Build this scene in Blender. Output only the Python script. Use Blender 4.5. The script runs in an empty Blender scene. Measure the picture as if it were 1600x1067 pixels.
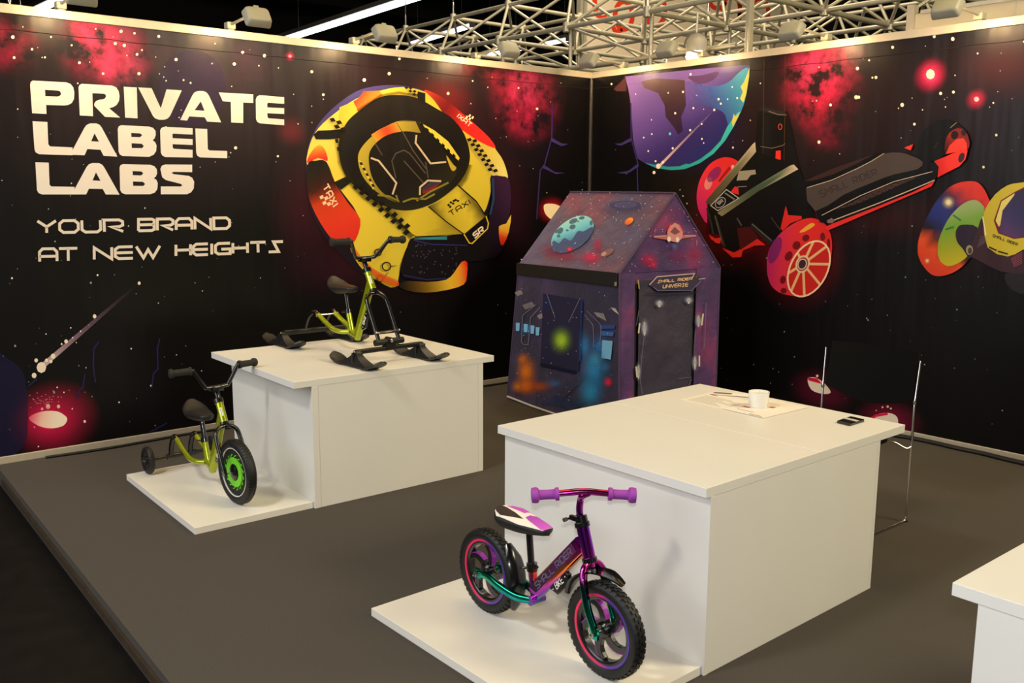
import bpy, bmesh, math, random
from mathutils import Vector, Matrix, noise
from mathutils.geometry import delaunay_2d_cdt

sc = bpy.context.scene
COL = sc.collection
rnd = random.Random(7)
R = math.radians
PI = math.pi

# ------------------------------------------------------------------ camera
FPX, YAW, PITCH, ROLL = 1449.14, 0.6924, 0.1611, 0.0049
CAM = Vector((-5.5763, -5.705, 1.5301))
cy_, sy_, cp_, sp_ = math.cos(YAW), math.sin(YAW), math.cos(PITCH), math.sin(PITCH)
c_f = Vector((sy_ * cp_, cy_ * cp_, -sp_))
c_r0 = Vector((cy_, -sy_, 0))
c_u0 = c_r0.cross(c_f)
c_r = math.cos(ROLL) * c_r0 + math.sin(ROLL) * c_u0
c_u = -math.sin(ROLL) * c_r0 + math.cos(ROLL) * c_u0
cam_data = bpy.data.cameras.new('camera')
cam_data.sensor_width = 36.0
cam_data.lens = FPX / 1600 * 36.0
cam_data.clip_end = 100
cam = bpy.data.objects.new('camera', cam_data)
COL.objects.link(cam)
m3 = Matrix((c_r, c_u, -c_f)).transposed()
cam.matrix_world = Matrix.Translation(CAM) @ m3.to_4x4()
sc.camera = cam

# ------------------------------------------------------------------ world, exposure, hall light and added fills
sc.view_settings.view_transform = 'Standard'
sc.view_settings.look = 'None'
sc.view_settings.exposure = 0.0
sc.view_settings.gamma = 1.0
sc.view_settings.use_curve_mapping = False
wd = bpy.data.worlds.new('hall_ambient')
sc.world = wd
wd.use_nodes = True
wd.node_tree.nodes['Background'].inputs[0].default_value = (1.0, 0.86, 0.68, 1)
wd.node_tree.nodes['Background'].inputs[1].default_value = 0.05
sc.cycles.transparent_max_bounces = 16


def look_quat(d):
    return Vector(d).normalized().to_track_quat('-Z', 'Y')


def area(name, loc, target, size, power, color, size_y=None):
    l = bpy.data.lights.new(name, 'AREA')
    l.energy = power
    l.color = color
    l.size = size
    if size_y:
        l.shape = 'RECTANGLE'
        l.size_y = size_y
    o = bpy.data.objects.new(name, l)
    COL.objects.link(o)
    o.location = loc
    o.rotation_mode = 'QUATERNION'
    o.rotation_quaternion = look_quat(Vector(target) - Vector(loc))
    return o


area('hall_light_aisle', (-7.6, -3.0, 5.7), (-3.2, -2.6, 0.4), 0.7, 150, (1.0, 0.92, 0.80))
area('left_aisle_fill', (-8.6, -1.6, 3.2), (-3.4, -1.9, 0.8), 4.0, 165, (0.94, 0.97, 1.0))  # added soft fill from the left for the counters' side faces
area('overhead_fill', (-2.3, -2.4, 6.4), (-2.3, -2.4, 0), 3.0, 82, (1.0, 0.66, 0.10))  # added warm fill for the counter tops, no fitting above
area('behind_wall_fill', (1.6, 0.6, 6.3), (2.6, 3.4, 3.0), 2.5, 300, (1.0, 0.86, 0.62))  # added fill that brightens the sign and space frame
area('front_fill', (-0.2, -7.4, 4.6), (-1.8, -0.5, 1.3), 2.0, 305, (1.0, 0.86, 0.56))  # added fill, lights the walls and counter fronts from the front
# the photographer's flash, fixed on top of the camera
fl_d = bpy.data.lights.new('camera_flash', 'POINT')
fl_d.energy = 128
fl_d.color = (0.97, 0.99, 1.0)
fl_d.shadow_soft_size = 0.03
fl_o = bpy.data.objects.new('camera_flash', fl_d)
COL.objects.link(fl_o)
fl_o.location = CAM + c_u * 0.13 - c_f * 0.03
LAMP_POWER = 4.4
LAMP_COLOR = (1.0, 0.66, 0.32)


# ------------------------------------------------------------------ helpers
def ray(x, y):
    return c_f + c_r * ((x - 800) / FPX) - c_u * ((y - 533.5) / FPX)


def onX(x, y, X):
    d = ray(x, y)
    return CAM + d * ((X - CAM.x) / d.x)


def onY(x, y, Y):
    d = ray(x, y)
    return CAM + d * ((Y - CAM.y) / d.y)


def onz(x, y, z):
    d = ray(x, y)
    return CAM + d * ((z - CAM.z) / d.z)


def onP(x, y, p, n):
    d = ray(x, y)
    return CAM + d * ((p - CAM).dot(n) / d.dot(n))


def lin(c):
    out = []
    for v in c[:3]:
        v = max(0, v) / 255.0
        out.append(v / 12.92 if v <= 0.04045 else ((v + 0.055) / 1.055) ** 2.4)
    return tuple(out)


MATS = {}


def mat(name, col, rough=0.5, metal=0.0, noise_scale=0, noise_amt=0.12, bump=0.0, bump_scale=200, coat=0.0, spec=0.5, emit=0):
    """procedural principled material; col is sRGB 0-255"""
    if name in MATS:
        return MATS[name]
    m = bpy.data.materials.new(name)
    m.use_nodes = True
    nt = m.node_tree
    b = nt.nodes['Principled BSDF']
    c = lin(col)
    b.inputs['Base Color'].default_value = (*c, 1)
    b.inputs['Roughness'].default_value = rough
    b.inputs['Metallic'].default_value = metal
    b.inputs['Specular IOR Level'].default_value = spec
    b.inputs['Coat Weight'].default_value = coat
    b.inputs['Coat Roughness'].default_value = 0.06
    if emit:
        b.inputs['Emission Color'].default_value = (*c, 1)
        b.inputs['Emission Strength'].default_value = emit
    tc = nt.nodes.new('ShaderNodeTexCoord')
    if noise_scale:
        n = nt.nodes.new('ShaderNodeTexNoise')
        n.inputs['Scale'].default_value = noise_scale
        n.inputs['Detail'].default_value = 5
        nt.links.new(tc.outputs['Object'], n.inputs['Vector'])
        r = nt.nodes.new('ShaderNodeValToRGB')
        r.color_ramp.elements[0].position = 0.3
        r.color_ramp.elements[1].position = 0.7
        r.color_ramp.elements[0].color = (*[v * (1 - noise_amt) for v in c], 1)
        r.color_ramp.elements[1].color = (*[min(1, v * (1 + noise_amt)) for v in c], 1)
        nt.links.new(n.outputs['Fac'], r.inputs['Fac'])
        nt.links.new(r.outputs['Color'], b.inputs['Base Color'])
    if bump:
        n2 = nt.nodes.new('ShaderNodeTexNoise')
        n2.inputs['Scale'].default_value = bump_scale
        n2.inputs['Detail'].default_value = 4
        nt.links.new(tc.outputs['Object'], n2.inputs['Vector'])
        bp = nt.nodes.new('ShaderNodeBump')
        bp.inputs['Strength'].default_value = bump
        bp.inputs['Distance'].default_value = 0.004
        nt.links.new(n2.outputs['Fac'], bp.inputs['Height'])
        nt.links.new(bp.outputs['Normal'], b.inputs['Normal'])
    MATS[name] = m
    return m


BASE = {}          # object -> world position of its thing's origin


def tag(o, label=None, cat=None, group=None, kind=None):
    if label: o['label'] = label
    if cat: o['category'] = cat
    if group: o['group'] = group
    if kind: o['kind'] = kind
    return o


def thing(name, loc, label=None, cat=None, group=None, kind=None):
    o = bpy.data.objects.new(name, None)
    o.empty_display_size = 0.1
    COL.objects.link(o)
    o.location = loc
    BASE[o] = Vector(loc)
    return tag(o, label, cat, group, kind)


def kids(o):
    return list(o.children)


def copy_tree(o, parent=None):
    c = o.copy()
    COL.objects.link(c)
    if parent:
        c.parent = parent
    for ch in kids(o):
        copy_tree(ch, c)
    return c


class MB:
    def __init__(s):
        s.v, s.f = [], []

    def add(s, vs, fs):
        k = len(s.v)
        s.v += [Vector(p) for p in vs]
        s.f += [tuple(i + k for i in f) for f in fs]
        return s

    def box(s, a, b):
        x0, y0, z0 = a
        x1, y1, z1 = b
        x0, x1 = min(x0, x1), max(x0, x1)
        y0, y1 = min(y0, y1), max(y0, y1)
        z0, z1 = min(z0, z1), max(z0, z1)
        return s.add([(x0, y0, z0), (x1, y0, z0), (x1, y1, z0), (x0, y1, z0), (x0, y0, z1), (x1, y0, z1), (x1, y1, z1), (x0, y1, z1)],
                     [(3, 2, 1, 0), (4, 5, 6, 7), (0, 1, 5, 4), (1, 2, 6, 5), (2, 3, 7, 6), (3, 0, 4, 7)])

    def obox(s, c, ax, ay, az):
        """box of centre c and half vectors"""
        c, ax, ay, az = Vector(c), Vector(ax), Vector(ay), Vector(az)
        vs = [c + ax * i + ay * j + az * k for k in (-1, 1) for (i, j) in ((-1, -1), (1, -1), (1, 1), (-1, 1))]
        return s.add(vs, [(3, 2, 1, 0), (4, 5, 6, 7), (0, 1, 5, 4), (1, 2, 6, 5), (2, 3, 7, 6), (3, 0, 4, 7)])

    def prism(s, poly, d):
        """polygon (list of 3-D points) extruded by vector d"""
        d = Vector(d)
        n = len(poly)
        vs = [Vector(p) for p in poly] + [Vector(p) + d for p in poly]
        return s.add(vs, [tuple(range(n))[::-1], tuple(range(n, 2 * n))] + [(i, (i + 1) % n, n + (i + 1) % n, n + i) for i in range(n)])

    def sweep(s, path, prof, closed=False, up=None, cap=True):
        """prof: function(i, t) -> list of 2-D points, or a constant list; path list of points"""
        P = [Vector(p) for p in path]
        n = len(P)
        tang = []
        for i in range(n):
            if closed:
                t = P[(i + 1) % n] - P[i - 1]
            else:
                t = P[min(i + 1, n - 1)] - P[max(i - 1, 0)]
            tang.append(t.normalized())
        if up is None:
            t0 = tang[0]
            up = Vector((0, 0, 1)) if abs(t0.z) < 0.9 else Vector((0, 1, 0))
        nrm = (Vector(up) - tang[0] * Vector(up).dot(tang[0])).normalized()
        k0 = len(s.v)
        m = None
        for i in range(n):
            nrm = (nrm - tang[i] * nrm.dot(tang[i])).normalized()
            bi = tang[i].cross(nrm)
            pr = prof(i, i / max(1, n - 1)) if callable(prof) else prof
            m = len(pr)
            for (a, b) in pr:
                s.v.append(P[i] + nrm * b + bi * a)
        for i in range(n if closed else n - 1):
            a0, b0 = k0 + i * m, k0 + ((i + 1) % n) * m
            for j in range(m):
                s.f.append((a0 + j, a0 + (j + 1) % m, b0 + (j + 1) % m, b0 + j))
        if cap and not closed:
            s.f.append(tuple(range(k0, k0 + m))[::-1])
            s.f.append(tuple(range(k0 + (n - 1) * m, k0 + n * m)))
        return s

    def tube(s, path, r, n=12, closed=False, cap=True):
        rr = r if callable(r) else (lambda t: r)
        return s.sweep(path, lambda i, t: [(rr(t) * math.cos(2 * PI * k / n), rr(t) * math.sin(2 * PI * k / n)) for k in range(n)], closed, None, cap)

    def lathe(s, prof, c, axis, n=32, caps=True):
        """prof list of (radius, along axis)"""
        c, axis = Vector(c), Vector(axis).normalized()
        a = axis.orthogonal().normalized()
        b = axis.cross(a)
        k0 = len(s.v)
        for (r, h) in prof:
            for k in range(n):
                t = 2 * PI * k / n
                s.v.append(c + axis * h + (a * math.cos(t) + b * math.sin(t)) * r)
        m = len(prof)
        for i in range(m - 1):
            for k in range(n):
                s.f.append((k0 + i * n + k, k0 + i * n + (k + 1) % n, k0 + (i + 1) * n + (k + 1) % n, k0 + (i + 1) * n + k))
        if caps:
            if prof[0][0] > 1e-5: s.f.append(tuple(range(k0, k0 + n))[::-1])
            if prof[-1][0] > 1e-5: s.f.append(tuple(range(k0 + (m - 1) * n, k0 + m * n)))
        return s

    def grid(s, fn, nu, nv):
        k0 = len(s.v)
        for j in range(nv + 1):
            for i in range(nu + 1):
                s.v.append(Vector(fn(i / nu, j / nv)))
        for j in range(nv):
            for i in range(nu):
                a = k0 + j * (nu + 1) + i
                s.f.append((a, a + 1, a + nu + 2, a + nu + 1))
        return s

    def build(s, name, m, parent=None, smooth=None, bevel=0, loc=None, fixn=True, solid=0):
        me = bpy.data.meshes.new(name)
        org = Vector(loc) if loc is not None else (BASE[parent] if parent else Vector((0, 0, 0)))
        me.from_pydata([tuple(v - org) for v in s.v], [], s.f)
        if fixn or bevel:
            bm = bmesh.new()
            bm.from_mesh(me)
            bmesh.ops.remove_doubles(bm, verts=bm.verts, dist=1e-5)
            if fixn: bmesh.ops.recalc_face_normals(bm, faces=bm.faces)
            if bevel:
                es = [e for e in bm.edges if e.is_manifold and e.calc_face_angle(0) > 0.6]
                bmesh.ops.bevel(bm, geom=es, offset=bevel, segments=2, affect='EDGES', profile=0.5)
            bm.to_mesh(me)
            bm.free()
        if smooth:
            me.shade_smooth()
            me.set_sharp_from_angle(angle=R(smooth))
        me.materials.append(m)
        o = bpy.data.objects.new(name, me)
        COL.objects.link(o)
        if parent:
            o.parent = parent
        elif loc is not None:
            o.location = loc
        BASE[o] = org
        return o


def arc(c, r, a0, a1, ux, uy, n=10):
    c, ux, uy = Vector(c), Vector(ux), Vector(uy)
    return [c + (ux * math.cos(a0 + (a1 - a0) * i / n) + uy * math.sin(a0 + (a1 - a0) * i / n)) * r for i in range(n + 1)]


def bez(pts, n=8):
    """Catmull-Rom through 3-D points"""
    P = [Vector(p) for p in pts]
    P = [P[0] * 2 - P[1]] + P + [P[-1] * 2 - P[-2]]
    out = []
    for i in range(1, len(P) - 2):
        for k in range(n):
            t = k / n
            a, b, c, d = P[i - 1], P[i], P[i + 1], P[i + 2]
            out.append(0.5 * ((2 * b) + (c - a) * t + (2 * a - 5 * b + 4 * c - d) * t * t + (3 * b - a - 3 * c + d) * t ** 3))
    out.append(P[-2])
    return out


def rounded_rect(w, h, r, n=4):
    o = []
    for (cx, cy, a) in ((w - r, h - r, 0), (-w + r, h - r, 90), (-w + r, -h + r, 180), (w - r, -h + r, 270)):
        for k in range(n + 1):
            t = R(a + 90 * k / n)
            o.append((cx + r * math.cos(t), cy + r * math.sin(t)))
    return o


# ------------------------------------------------------------------ materials
M_white = mat('white_laminate', (233, 230, 223), 0.38, noise_scale=3, noise_amt=0.015, bump=0.03, bump_scale=300)
M_board = mat('white_board', (236, 231, 220), 0.42, noise_scale=4, noise_amt=0.015)
M_alu = mat('aluminium_profile', (196, 184, 162), 0.42, 0.25, noise_scale=30, noise_amt=0.04)
M_truss = mat('truss_aluminium', (196, 188, 166), 0.42, 0.35, noise_scale=25, noise_amt=0.06)
M_carpet = mat('carpet_grey_brown', (81, 76, 71), 0.95, 0, 220, 0.12, 0.35, 900, spec=0.1)
M_hall = mat('hall_floor_dark', (20, 17, 15), 0.6, 0, 9, 0.3, 0.1, 40, spec=0.15)
M_strip = mat('platform_edge', (74, 62, 48), 0.5, 0.3, 20, 0.15)
M_black = mat('black_gloss', (12, 12, 13), 0.22, 0, 40, 0.1, coat=0.4)
M_blackm = mat('black_matt', (20, 19, 18), 0.6, 0, 60, 0.15)
M_rubber = mat('tyre_rubber', (13, 13, 13), 0.5, 0, 120, 0.12, 0.25, 500)
M_grip = mat('black_grip_rubber', (36, 34, 30), 0.75, 0, 90, 0.12, 0.3, 700)
M_green = mat('lime_green_metallic_paint', (168, 180, 12), 0.24, 0.55, 50, 0.06, coat=0.6)
M_saw = mat('bright_green_plastic', (116, 214, 40), 0.4, 0, 30, 0.04)
M_pin = mat('white_pinstripe', (225, 222, 210), 0.4, 0, 30, 0.03)
M_chrome = mat('chrome', (225, 222, 215), 0.12, 1.0, 20, 0.02)
M_steel = mat('bolt_steel', (200, 196, 186), 0.25, 1.0, 40, 0.05)
M_purple = mat('purple_grip_rubber', (158, 62, 172), 0.6, 0, 90, 0.06, 0.3, 600)
M_lampbody = mat('lamp_housing_grey', (176, 170, 150), 0.5, 0.1, 15, 0.05)
M_glow = mat('lit_halogen', (255, 232, 190), 0.4, emit=14)
M_tubeglow = mat('lit_fluorescent_tube', (238, 245, 255), 0.4, emit=5)
M_ceil = mat('dark_hall_ceiling', (20, 16, 14), 0.9, 0, 2, 0.3)
M_fabric = mat('black_seat_fabric', (5, 5, 5), 0.9, 0, 150, 0.2, 0.3, 900, spec=0.2)
M_paper = mat('white_paper', (240, 232, 220), 0.7, 0, 10, 0.02)
M_ink = mat('grey_print', (150, 140, 135), 0.8, 0, 50, 0.05)
M_inkred = mat('red_print', (205, 90, 60), 0.8, 0, 50, 0.05)
M_porc = mat('white_frosted_glass', (240, 238, 232), 0.25, 0, 10, 0.02, coat=0.3)
M_wax = mat('pale_wax', (222, 214, 170), 0.5, 0, 20, 0.04)
M_sign = mat('white_hanging_sign', (236, 214, 186), 0.6, 0, 3, 0.02)
M_signred = mat('red_sign_stroke', (226, 62, 30), 0.6, 0, 10, 0.04)


def iridescent(name, stops):
    m = bpy.data.materials.new(name)
    m.use_nodes = True
    nt = m.node_tree
    b = nt.nodes['Principled BSDF']
    b.inputs['Metallic'].default_value = 1.0
    b.inputs['Roughness'].default_value = 0.16
    tc = nt.nodes.new('ShaderNodeTexCoord')
    sep = nt.nodes.new('ShaderNodeSeparateXYZ')
    nt.links.new(tc.outputs['Normal'], sep.inputs[0])
    ob = nt.nodes.new('ShaderNodeSeparateXYZ')
    nt.links.new(tc.outputs['Object'], ob.inputs[0])
    # colour follows the slope of the surface and the height above the wheel axles
    a = nt.nodes.new('ShaderNodeMath'); a.operation = 'MULTIPLY_ADD'
    nt.links.new(sep.outputs['Z'], a.inputs[0]); a.inputs[1].default_value = 0.16; a.inputs[2].default_value = 0.0
    h = nt.nodes.new('ShaderNodeMapRange')
    nt.links.new(ob.outputs['Z'], h.inputs['Value'])
    h.inputs['From Min'].default_value = 0.13; h.inputs['From Max'].default_value = 0.60
    ad = nt.nodes.new('ShaderNodeMath'); ad.operation = 'ADD'
    nt.links.new(a.outputs[0], ad.inputs[0]); nt.links.new(h.outputs[0], ad.inputs[1])
    n = nt.nodes.new('ShaderNodeTexNoise'); n.inputs['Scale'].default_value = 14
    nt.links.new(tc.outputs['Object'], n.inputs['Vector'])
    ad2 = nt.nodes.new('ShaderNodeMath'); ad2.operation = 'MULTIPLY_ADD'
    nt.links.new(n.outputs['Fac'], ad2.inputs[0]); ad2.inputs[1].default_value = 0.18
    nt.links.new(ad.outputs[0], ad2.inputs[2])
    r = nt.nodes.new('ShaderNodeValToRGB')
    el = r.color_ramp.elements
    el[0].position, el[0].color = stops[0][0], (*lin(stops[0][1]), 1)
    el[1].position, el[1].color = stops[-1][0], (*lin(stops[-1][1]), 1)
    for p, c in stops[1:-1]:
        e = el.new(p)
        e.color = (*lin(c), 1)
    nt.links.new(ad2.outputs[0], r.inputs['Fac'])
    nt.links.new(r.outputs['Color'], b.inputs['Base Color'])
    return m


M_oil = iridescent('oil_slick_chrome', [(0.0, (30, 130, 150)), (0.12, (130, 70, 190)), (0.24, (200, 70, 190)), (0.36, (245, 130, 80)), (0.46, (245, 150, 60)),
             (0.56, (215, 60, 170)), (0.70, (150, 44, 185)), (0.85, (140, 46, 185)), (1.0, (215, 66, 180))])
M_oilteal = iridescent('oil_slick_chrome_teal', [(0.0, (24, 110, 170)), (0.15, (40, 190, 160)), (0.3, (30, 150, 110)), (0.40, (20, 120, 110)), (0.47, (30, 80, 90)),
             (0.52, (150, 40, 130)), (0.60, (235, 70, 190)), (1.0, (215, 66, 180))])


def position_ramp(name, axis, lo, hi, stops, rough=0.4, metal=0.0):
    """colour blend along one axis of the object (a printed or moulded colour gradient)"""
    m = bpy.data.materials.new(name)
    m.use_nodes = True
    nt = m.node_tree
    b = nt.nodes['Principled BSDF']
    b.inputs['Roughness'].default_value = rough
    b.inputs['Metallic'].default_value = metal
    tc = nt.nodes.new('ShaderNodeTexCoord')
    sp = nt.nodes.new('ShaderNodeSeparateXYZ')
    nt.links.new(tc.outputs['Object'], sp.inputs[0])
    h = nt.nodes.new('ShaderNodeMapRange')
    nt.links.new(sp.outputs[axis], h.inputs['Value'])
    h.inputs['From Min'].default_value = lo
    h.inputs['From Max'].default_value = hi
    r = nt.nodes.new('ShaderNodeValToRGB')
    el = r.color_ramp.elements
    el[0].position, el[0].color = stops[0][0], (*lin(stops[0][1]), 1)
    el[1].position, el[1].color = stops[-1][0], (*lin(stops[-1][1]), 1)
    for p, c in stops[1:-1]:
        e = el.new(p)
        e.color = (*lin(c), 1)
    nt.links.new(h.outputs[0], r.inputs['Fac'])
    nt.links.new(r.outputs['Color'], b.inputs['Base Color'])
    return m


def print_material(name, rough=0.42, wrinkle=0.0):
    """ink of a print: colour and opacity come from the mesh's colour attribute"""
    m = bpy.data.materials.new(name)
    m.use_nodes = True
    nt = m.node_tree
    b = nt.nodes['Principled BSDF']
    at = nt.nodes.new('ShaderNodeAttribute')
    at.attribute_name = 'Ink'
    nt.links.new(at.outputs['Color'], b.inputs['Base Color'])
    nt.links.new(at.outputs['Alpha'], b.inputs['Alpha'])
    b.inputs['Roughness'].default_value = rough
    b.inputs['Specular IOR Level'].default_value = 0.26
    if wrinkle:
        vinyl_bump(nt, b, wrinkle)
    return m


def vinyl_bump(nt, b, strength):
    tc = nt.nodes.new('ShaderNodeTexCoord')
    mp = nt.nodes.new('ShaderNodeMapping')
    mp.inputs['Scale'].default_value = (3.4, 3.4, 0.5)
    nt.links.new(tc.outputs['Object'], mp.inputs['Vector'])
    n = nt.nodes.new('ShaderNodeTexNoise')
    n.inputs['Scale'].default_value = 1.0
    n.inputs['Detail'].default_value = 3
    nt.links.new(mp.outputs[0], n.inputs['Vector'])
    bp = nt.nodes.new('ShaderNodeBump')
    bp.inputs['Strength'].default_value = strength
    bp.inputs['Distance'].default_value = 0.05
    nt.links.new(n.outputs['Fac'], bp.inputs['Height'])
    nt.links.new(bp.outputs['Normal'], b.inputs['Normal'])


M_print = print_material('banner_ink', 0.33, 0.24)
M_decal = print_material('fabric_ink', 0.7)


# ------------------------------------------------------------------ flat print engine
def sm(pts, n=5):
    """closed smooth outline through 2-D points"""
    P = [Vector((p[0], p[1], 0)) for p in pts]
    N = len(P)
    out = []
    for i in range(N):
        a, b, c, d = P[i - 1], P[i], P[(i + 1) % N], P[(i + 2) % N]
        for k in range(n):
            t = k / n
            q = 0.5 * ((2 * b) + (c - a) * t + (2 * a - 5 * b + 4 * c - d) * t * t + (3 * b - a - 3 * c + d) * t ** 3)
            out.append((q.x, q.y))
    return out


def ell(cx, cy, rx, ry, rot=0, n=28):
    c, s = math.cos(R(rot)), math.sin(R(rot))
    return [(cx + rx * math.cos(2 * PI * k / n) * c - ry * math.sin(2 * PI * k / n) * s,
             cy + rx * math.cos(2 * PI * k / n) * s + ry * math.sin(2 * PI * k / n) * c) for k in range(n)]


def inside(x, y, loops):
    w = False
    for L in loops:
        j = len(L) - 1
        for i in range(len(L)):
            (xi, yi), (xj, yj) = L[i], L[j]
            if (yi > y) != (yj > y) and x < (xj - xi) * (y - yi) / (yj - yi) + xi:
                w = not w
            j = i
    return w


def mix(a, b, t):
    return tuple(p + (q - p) * t for p, q in zip(a, b))


def glin(p0, p1, stops):
    """linear gradient between two points of the artwork; stops = [(t, rgb[a])...]"""
    dx, dy = p1[0] - p0[0], p1[1] - p0[1]
    L = dx * dx + dy * dy
    st = [(t, tuple(c) if len(c) == 4 else (*c, 1.0)) for t, c in stops]

    def f(x, y):
        t = ((x - p0[0]) * dx + (y - p0[1]) * dy) / L
        if t <= st[0][0]: return st[0][1]
        for (t0, c0), (t1, c1) in zip(st, st[1:]):
            if t <= t1:
                return mix(c0, c1, (t - t0) / (t1 - t0))
        return st[-1][1]
    return f


class Print:
    """collects coloured shapes traced on a real plane; every shape is a flat patch of ink on that plane"""

    def __init__(s, to3d, n, crop=(0, 0, 1), lift=0.0012, step=0.00028, gain=1.0, disp=None):
        s.to3d, s.n, s.gain, s.disp = to3d, Vector(n), gain, disp
        s.v, s.f, s.c = [], [], []
        s.lay, s.step = lift, step
        s.crop(*crop)

    def crop(s, x0, y0, k):
        s.x0, s.y0, s.k = x0, y0, k
        return s

    def up(s):
        s.lay += s.step

    def pt(s, x, y):
        p = s.to3d(x / s.k + s.x0, y / s.k + s.y0)
        return p + s.n * (s.lay + (s.disp(p) if s.disp else 0))

    def col(s, c, x, y):
        if callable(c): c = c(x, y)
        a = c[3] if len(c) > 3 else 1.0
        l = lin(c)
        return (*[min(1, v * s.gain) for v in l], a)

    def poly(s, pts, c, holes=(), grid=0, up=True):
        loops = [list(pts)] + [list(h) for h in holes]
        vs, es = [], []
        for L in loops:
            k = len(vs)
            vs += [Vector(p) for p in L]
            es += [(k + i, k + (i + 1) % len(L)) for i in range(len(L))]
        if callable(c) and not grid:
            xs = [p[0] for p in pts]; ys = [p[1] for p in pts]
            grid = max(max(xs) - min(xs), max(ys) - min(ys)) / 9
        if grid:
            xs = [p[0] for p in pts]; ys = [p[1] for p in pts]
            y = min(ys) + grid / 2
            while y < max(ys):
                x = min(xs) + grid / 2
                while x < max(xs):
                    if inside(x, y, loops): vs.append(Vector((x + 0.013 * y, y)))
                    x += grid
                y += grid
        V, E_, F, *_ = delaunay_2d_cdt(vs, es, [], 0, 1e-6)
        k = len(s.v)
        for p in V:
            s.v.append(s.pt(p.x, p.y))
            s.c.append(s.col(c, p.x, p.y))
        for f in F:
            cx = sum(V[i].x for i in f) / 3; cyy = sum(V[i].y for i in f) / 3
            if inside(cx, cyy, loops): s.f.append(tuple(k + i for i in f))
        if up: s.up()
        return s

    def stroke(s, pts, w, c, closed=False, up=True, taper=1.0):
        P = [Vector(p) for p in pts]
        n = len(P)
        k = len(s.v)
        for i in range(n):
            a = P[i - 1] if (i > 0 or closed) else None
            b = P[(i + 1) % n] if (i < n - 1 or closed) else None
            d1 = (P[i] - a).normalized() if a is not None and (P[i] - a).length > 1e-9 else None
            d2 = (b - P[i]).normalized() if b is not None and (b - P[i]).length > 1e-9 else None
            d1 = d1 or d2; d2 = d2 or d1
            nn = Vector((-(d1 + d2).y, (d1 + d2).x))
            if nn.length < 1e-6: nn = Vector((-d1.y, d1.x))
            nn.normalize()
            n1 = Vector((-d1.y, d1.x))
            ww = w / 2 * (1 + (taper - 1) * i / max(1, n - 1)) / max(0.5, nn.dot(n1))
            for q in (P[i] + nn * ww, P[i] - nn * ww):
                s.v.append(s.pt(q.x, q.y))
                s.c.append(s.col(c, q.x, q.y))
        for i in range(n if closed else n - 1):
            j = (i + 1) % n
            s.f.append((k + 2 * i, k + 2 * j, k + 2 * j + 1, k + 2 * i + 1))
        if up: s.up()
        return s

    def glow(s, cx, cy, rx, ry, c, a0=1.0, core=0.15, up=True, n=28):
        k = len(s.v)
        rings = [0.0, core, 0.3, 0.45, 0.6, 0.8, 1.0]
        al = [a0, a0, a0 * 0.72, a0 * 0.42, a0 * 0.2, a0 * 0.05, 0.0]
        l = tuple(min(1, v * s.gain) for v in lin(c))
        for rr, a in zip(rings, al):
            for i in range(n):
                t = 2 * PI * i / n
                s.v.append(s.pt(cx + rx * rr * math.cos(t), cy + ry * rr * math.sin(t)))
                s.c.append((*l, a))
        for j in range(len(rings) - 1):
            for i in range(n):
                s.f.append((k + j * n + i, k + j * n + (i + 1) % n, k + (j + 1) * n + (i + 1) % n, k + (j + 1) * n + i))
        if up: s.up()
        return s

    def dot(s, cx, cy, rx, ry, c):
        return s.poly(ell(cx, cy, rx, ry, 0, 8), c, up=False)

    def text(s, word, bl, br, tl, tr, w, c, gap=0.34, up=True):
        """stroke lettering in a quadrilateral"""
        W = {'I': 0.12, 'M': 1.2, 'W': 1.35, ' ': 0.6, '-': 0.5, 'T': 1.05}
        tot = sum(W.get(ch, 1.0) for ch in word) + gap * (len(word) - 1)
        x = 0.0
        bl, br, tl, tr = Vector(bl), Vector(br), Vector(tl), Vector(tr)
        for ch in word:
            cw = W.get(ch, 1.0)
            for line in GLYPH.get(ch, []):
                q = []
                for (a, b) in line:
                    u = (x + a * cw) / tot
                    p = (bl + (br - bl) * u) * (1 - b) + (tl + (tr - tl) * u) * b
                    q.append((p.x, p.y))
                closed = len(q) > 2 and (Vector(q[0]) - Vector(q[-1])).length < 1e-6
                if closed: q = q[:-1]
                s.stroke(q, w, c, closed, up=False)
            x += cw + gap
        if up: s.up()
        return s

    def checks(s, p0, p1, wv, n, c, rows=2):
        p0, p1, wv = Vector(p0), Vector(p1), Vector(wv)
        d = (p1 - p0) / n
        for i in range(n):
            for j in range(rows):
                if (i + j) % 2 == 0:
                    a = p0 + d * i + wv * j
                    s.poly([a, a + d, a + d + wv, a + wv], c, up=False)
        s.up()
        return s

    def build(s, name, m, parent):
        me = bpy.data.meshes.new(name)
        org = BASE[parent]
        me.from_pydata([tuple(v - org) for v in s.v], [], s.f)
        at = me.color_attributes.new('Ink', 'FLOAT_COLOR', 'POINT')
        flat = []
        for c in s.c: flat += c
        at.data.foreach_set('color', flat)
        # every face looks along the print's normal
        bm = bmesh.new(); bm.from_mesh(me)
        for f in bm.faces:
            f.normal_update()
            if f.normal.dot(s.n) < 0: f.normal_flip()
        bm.to_mesh(me); bm.free()
        me.materials.append(m)
        o = bpy.data.objects.new(name, me)
        COL.objects.link(o)
        o.parent = parent
        BASE[o] = org
        return o


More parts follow.
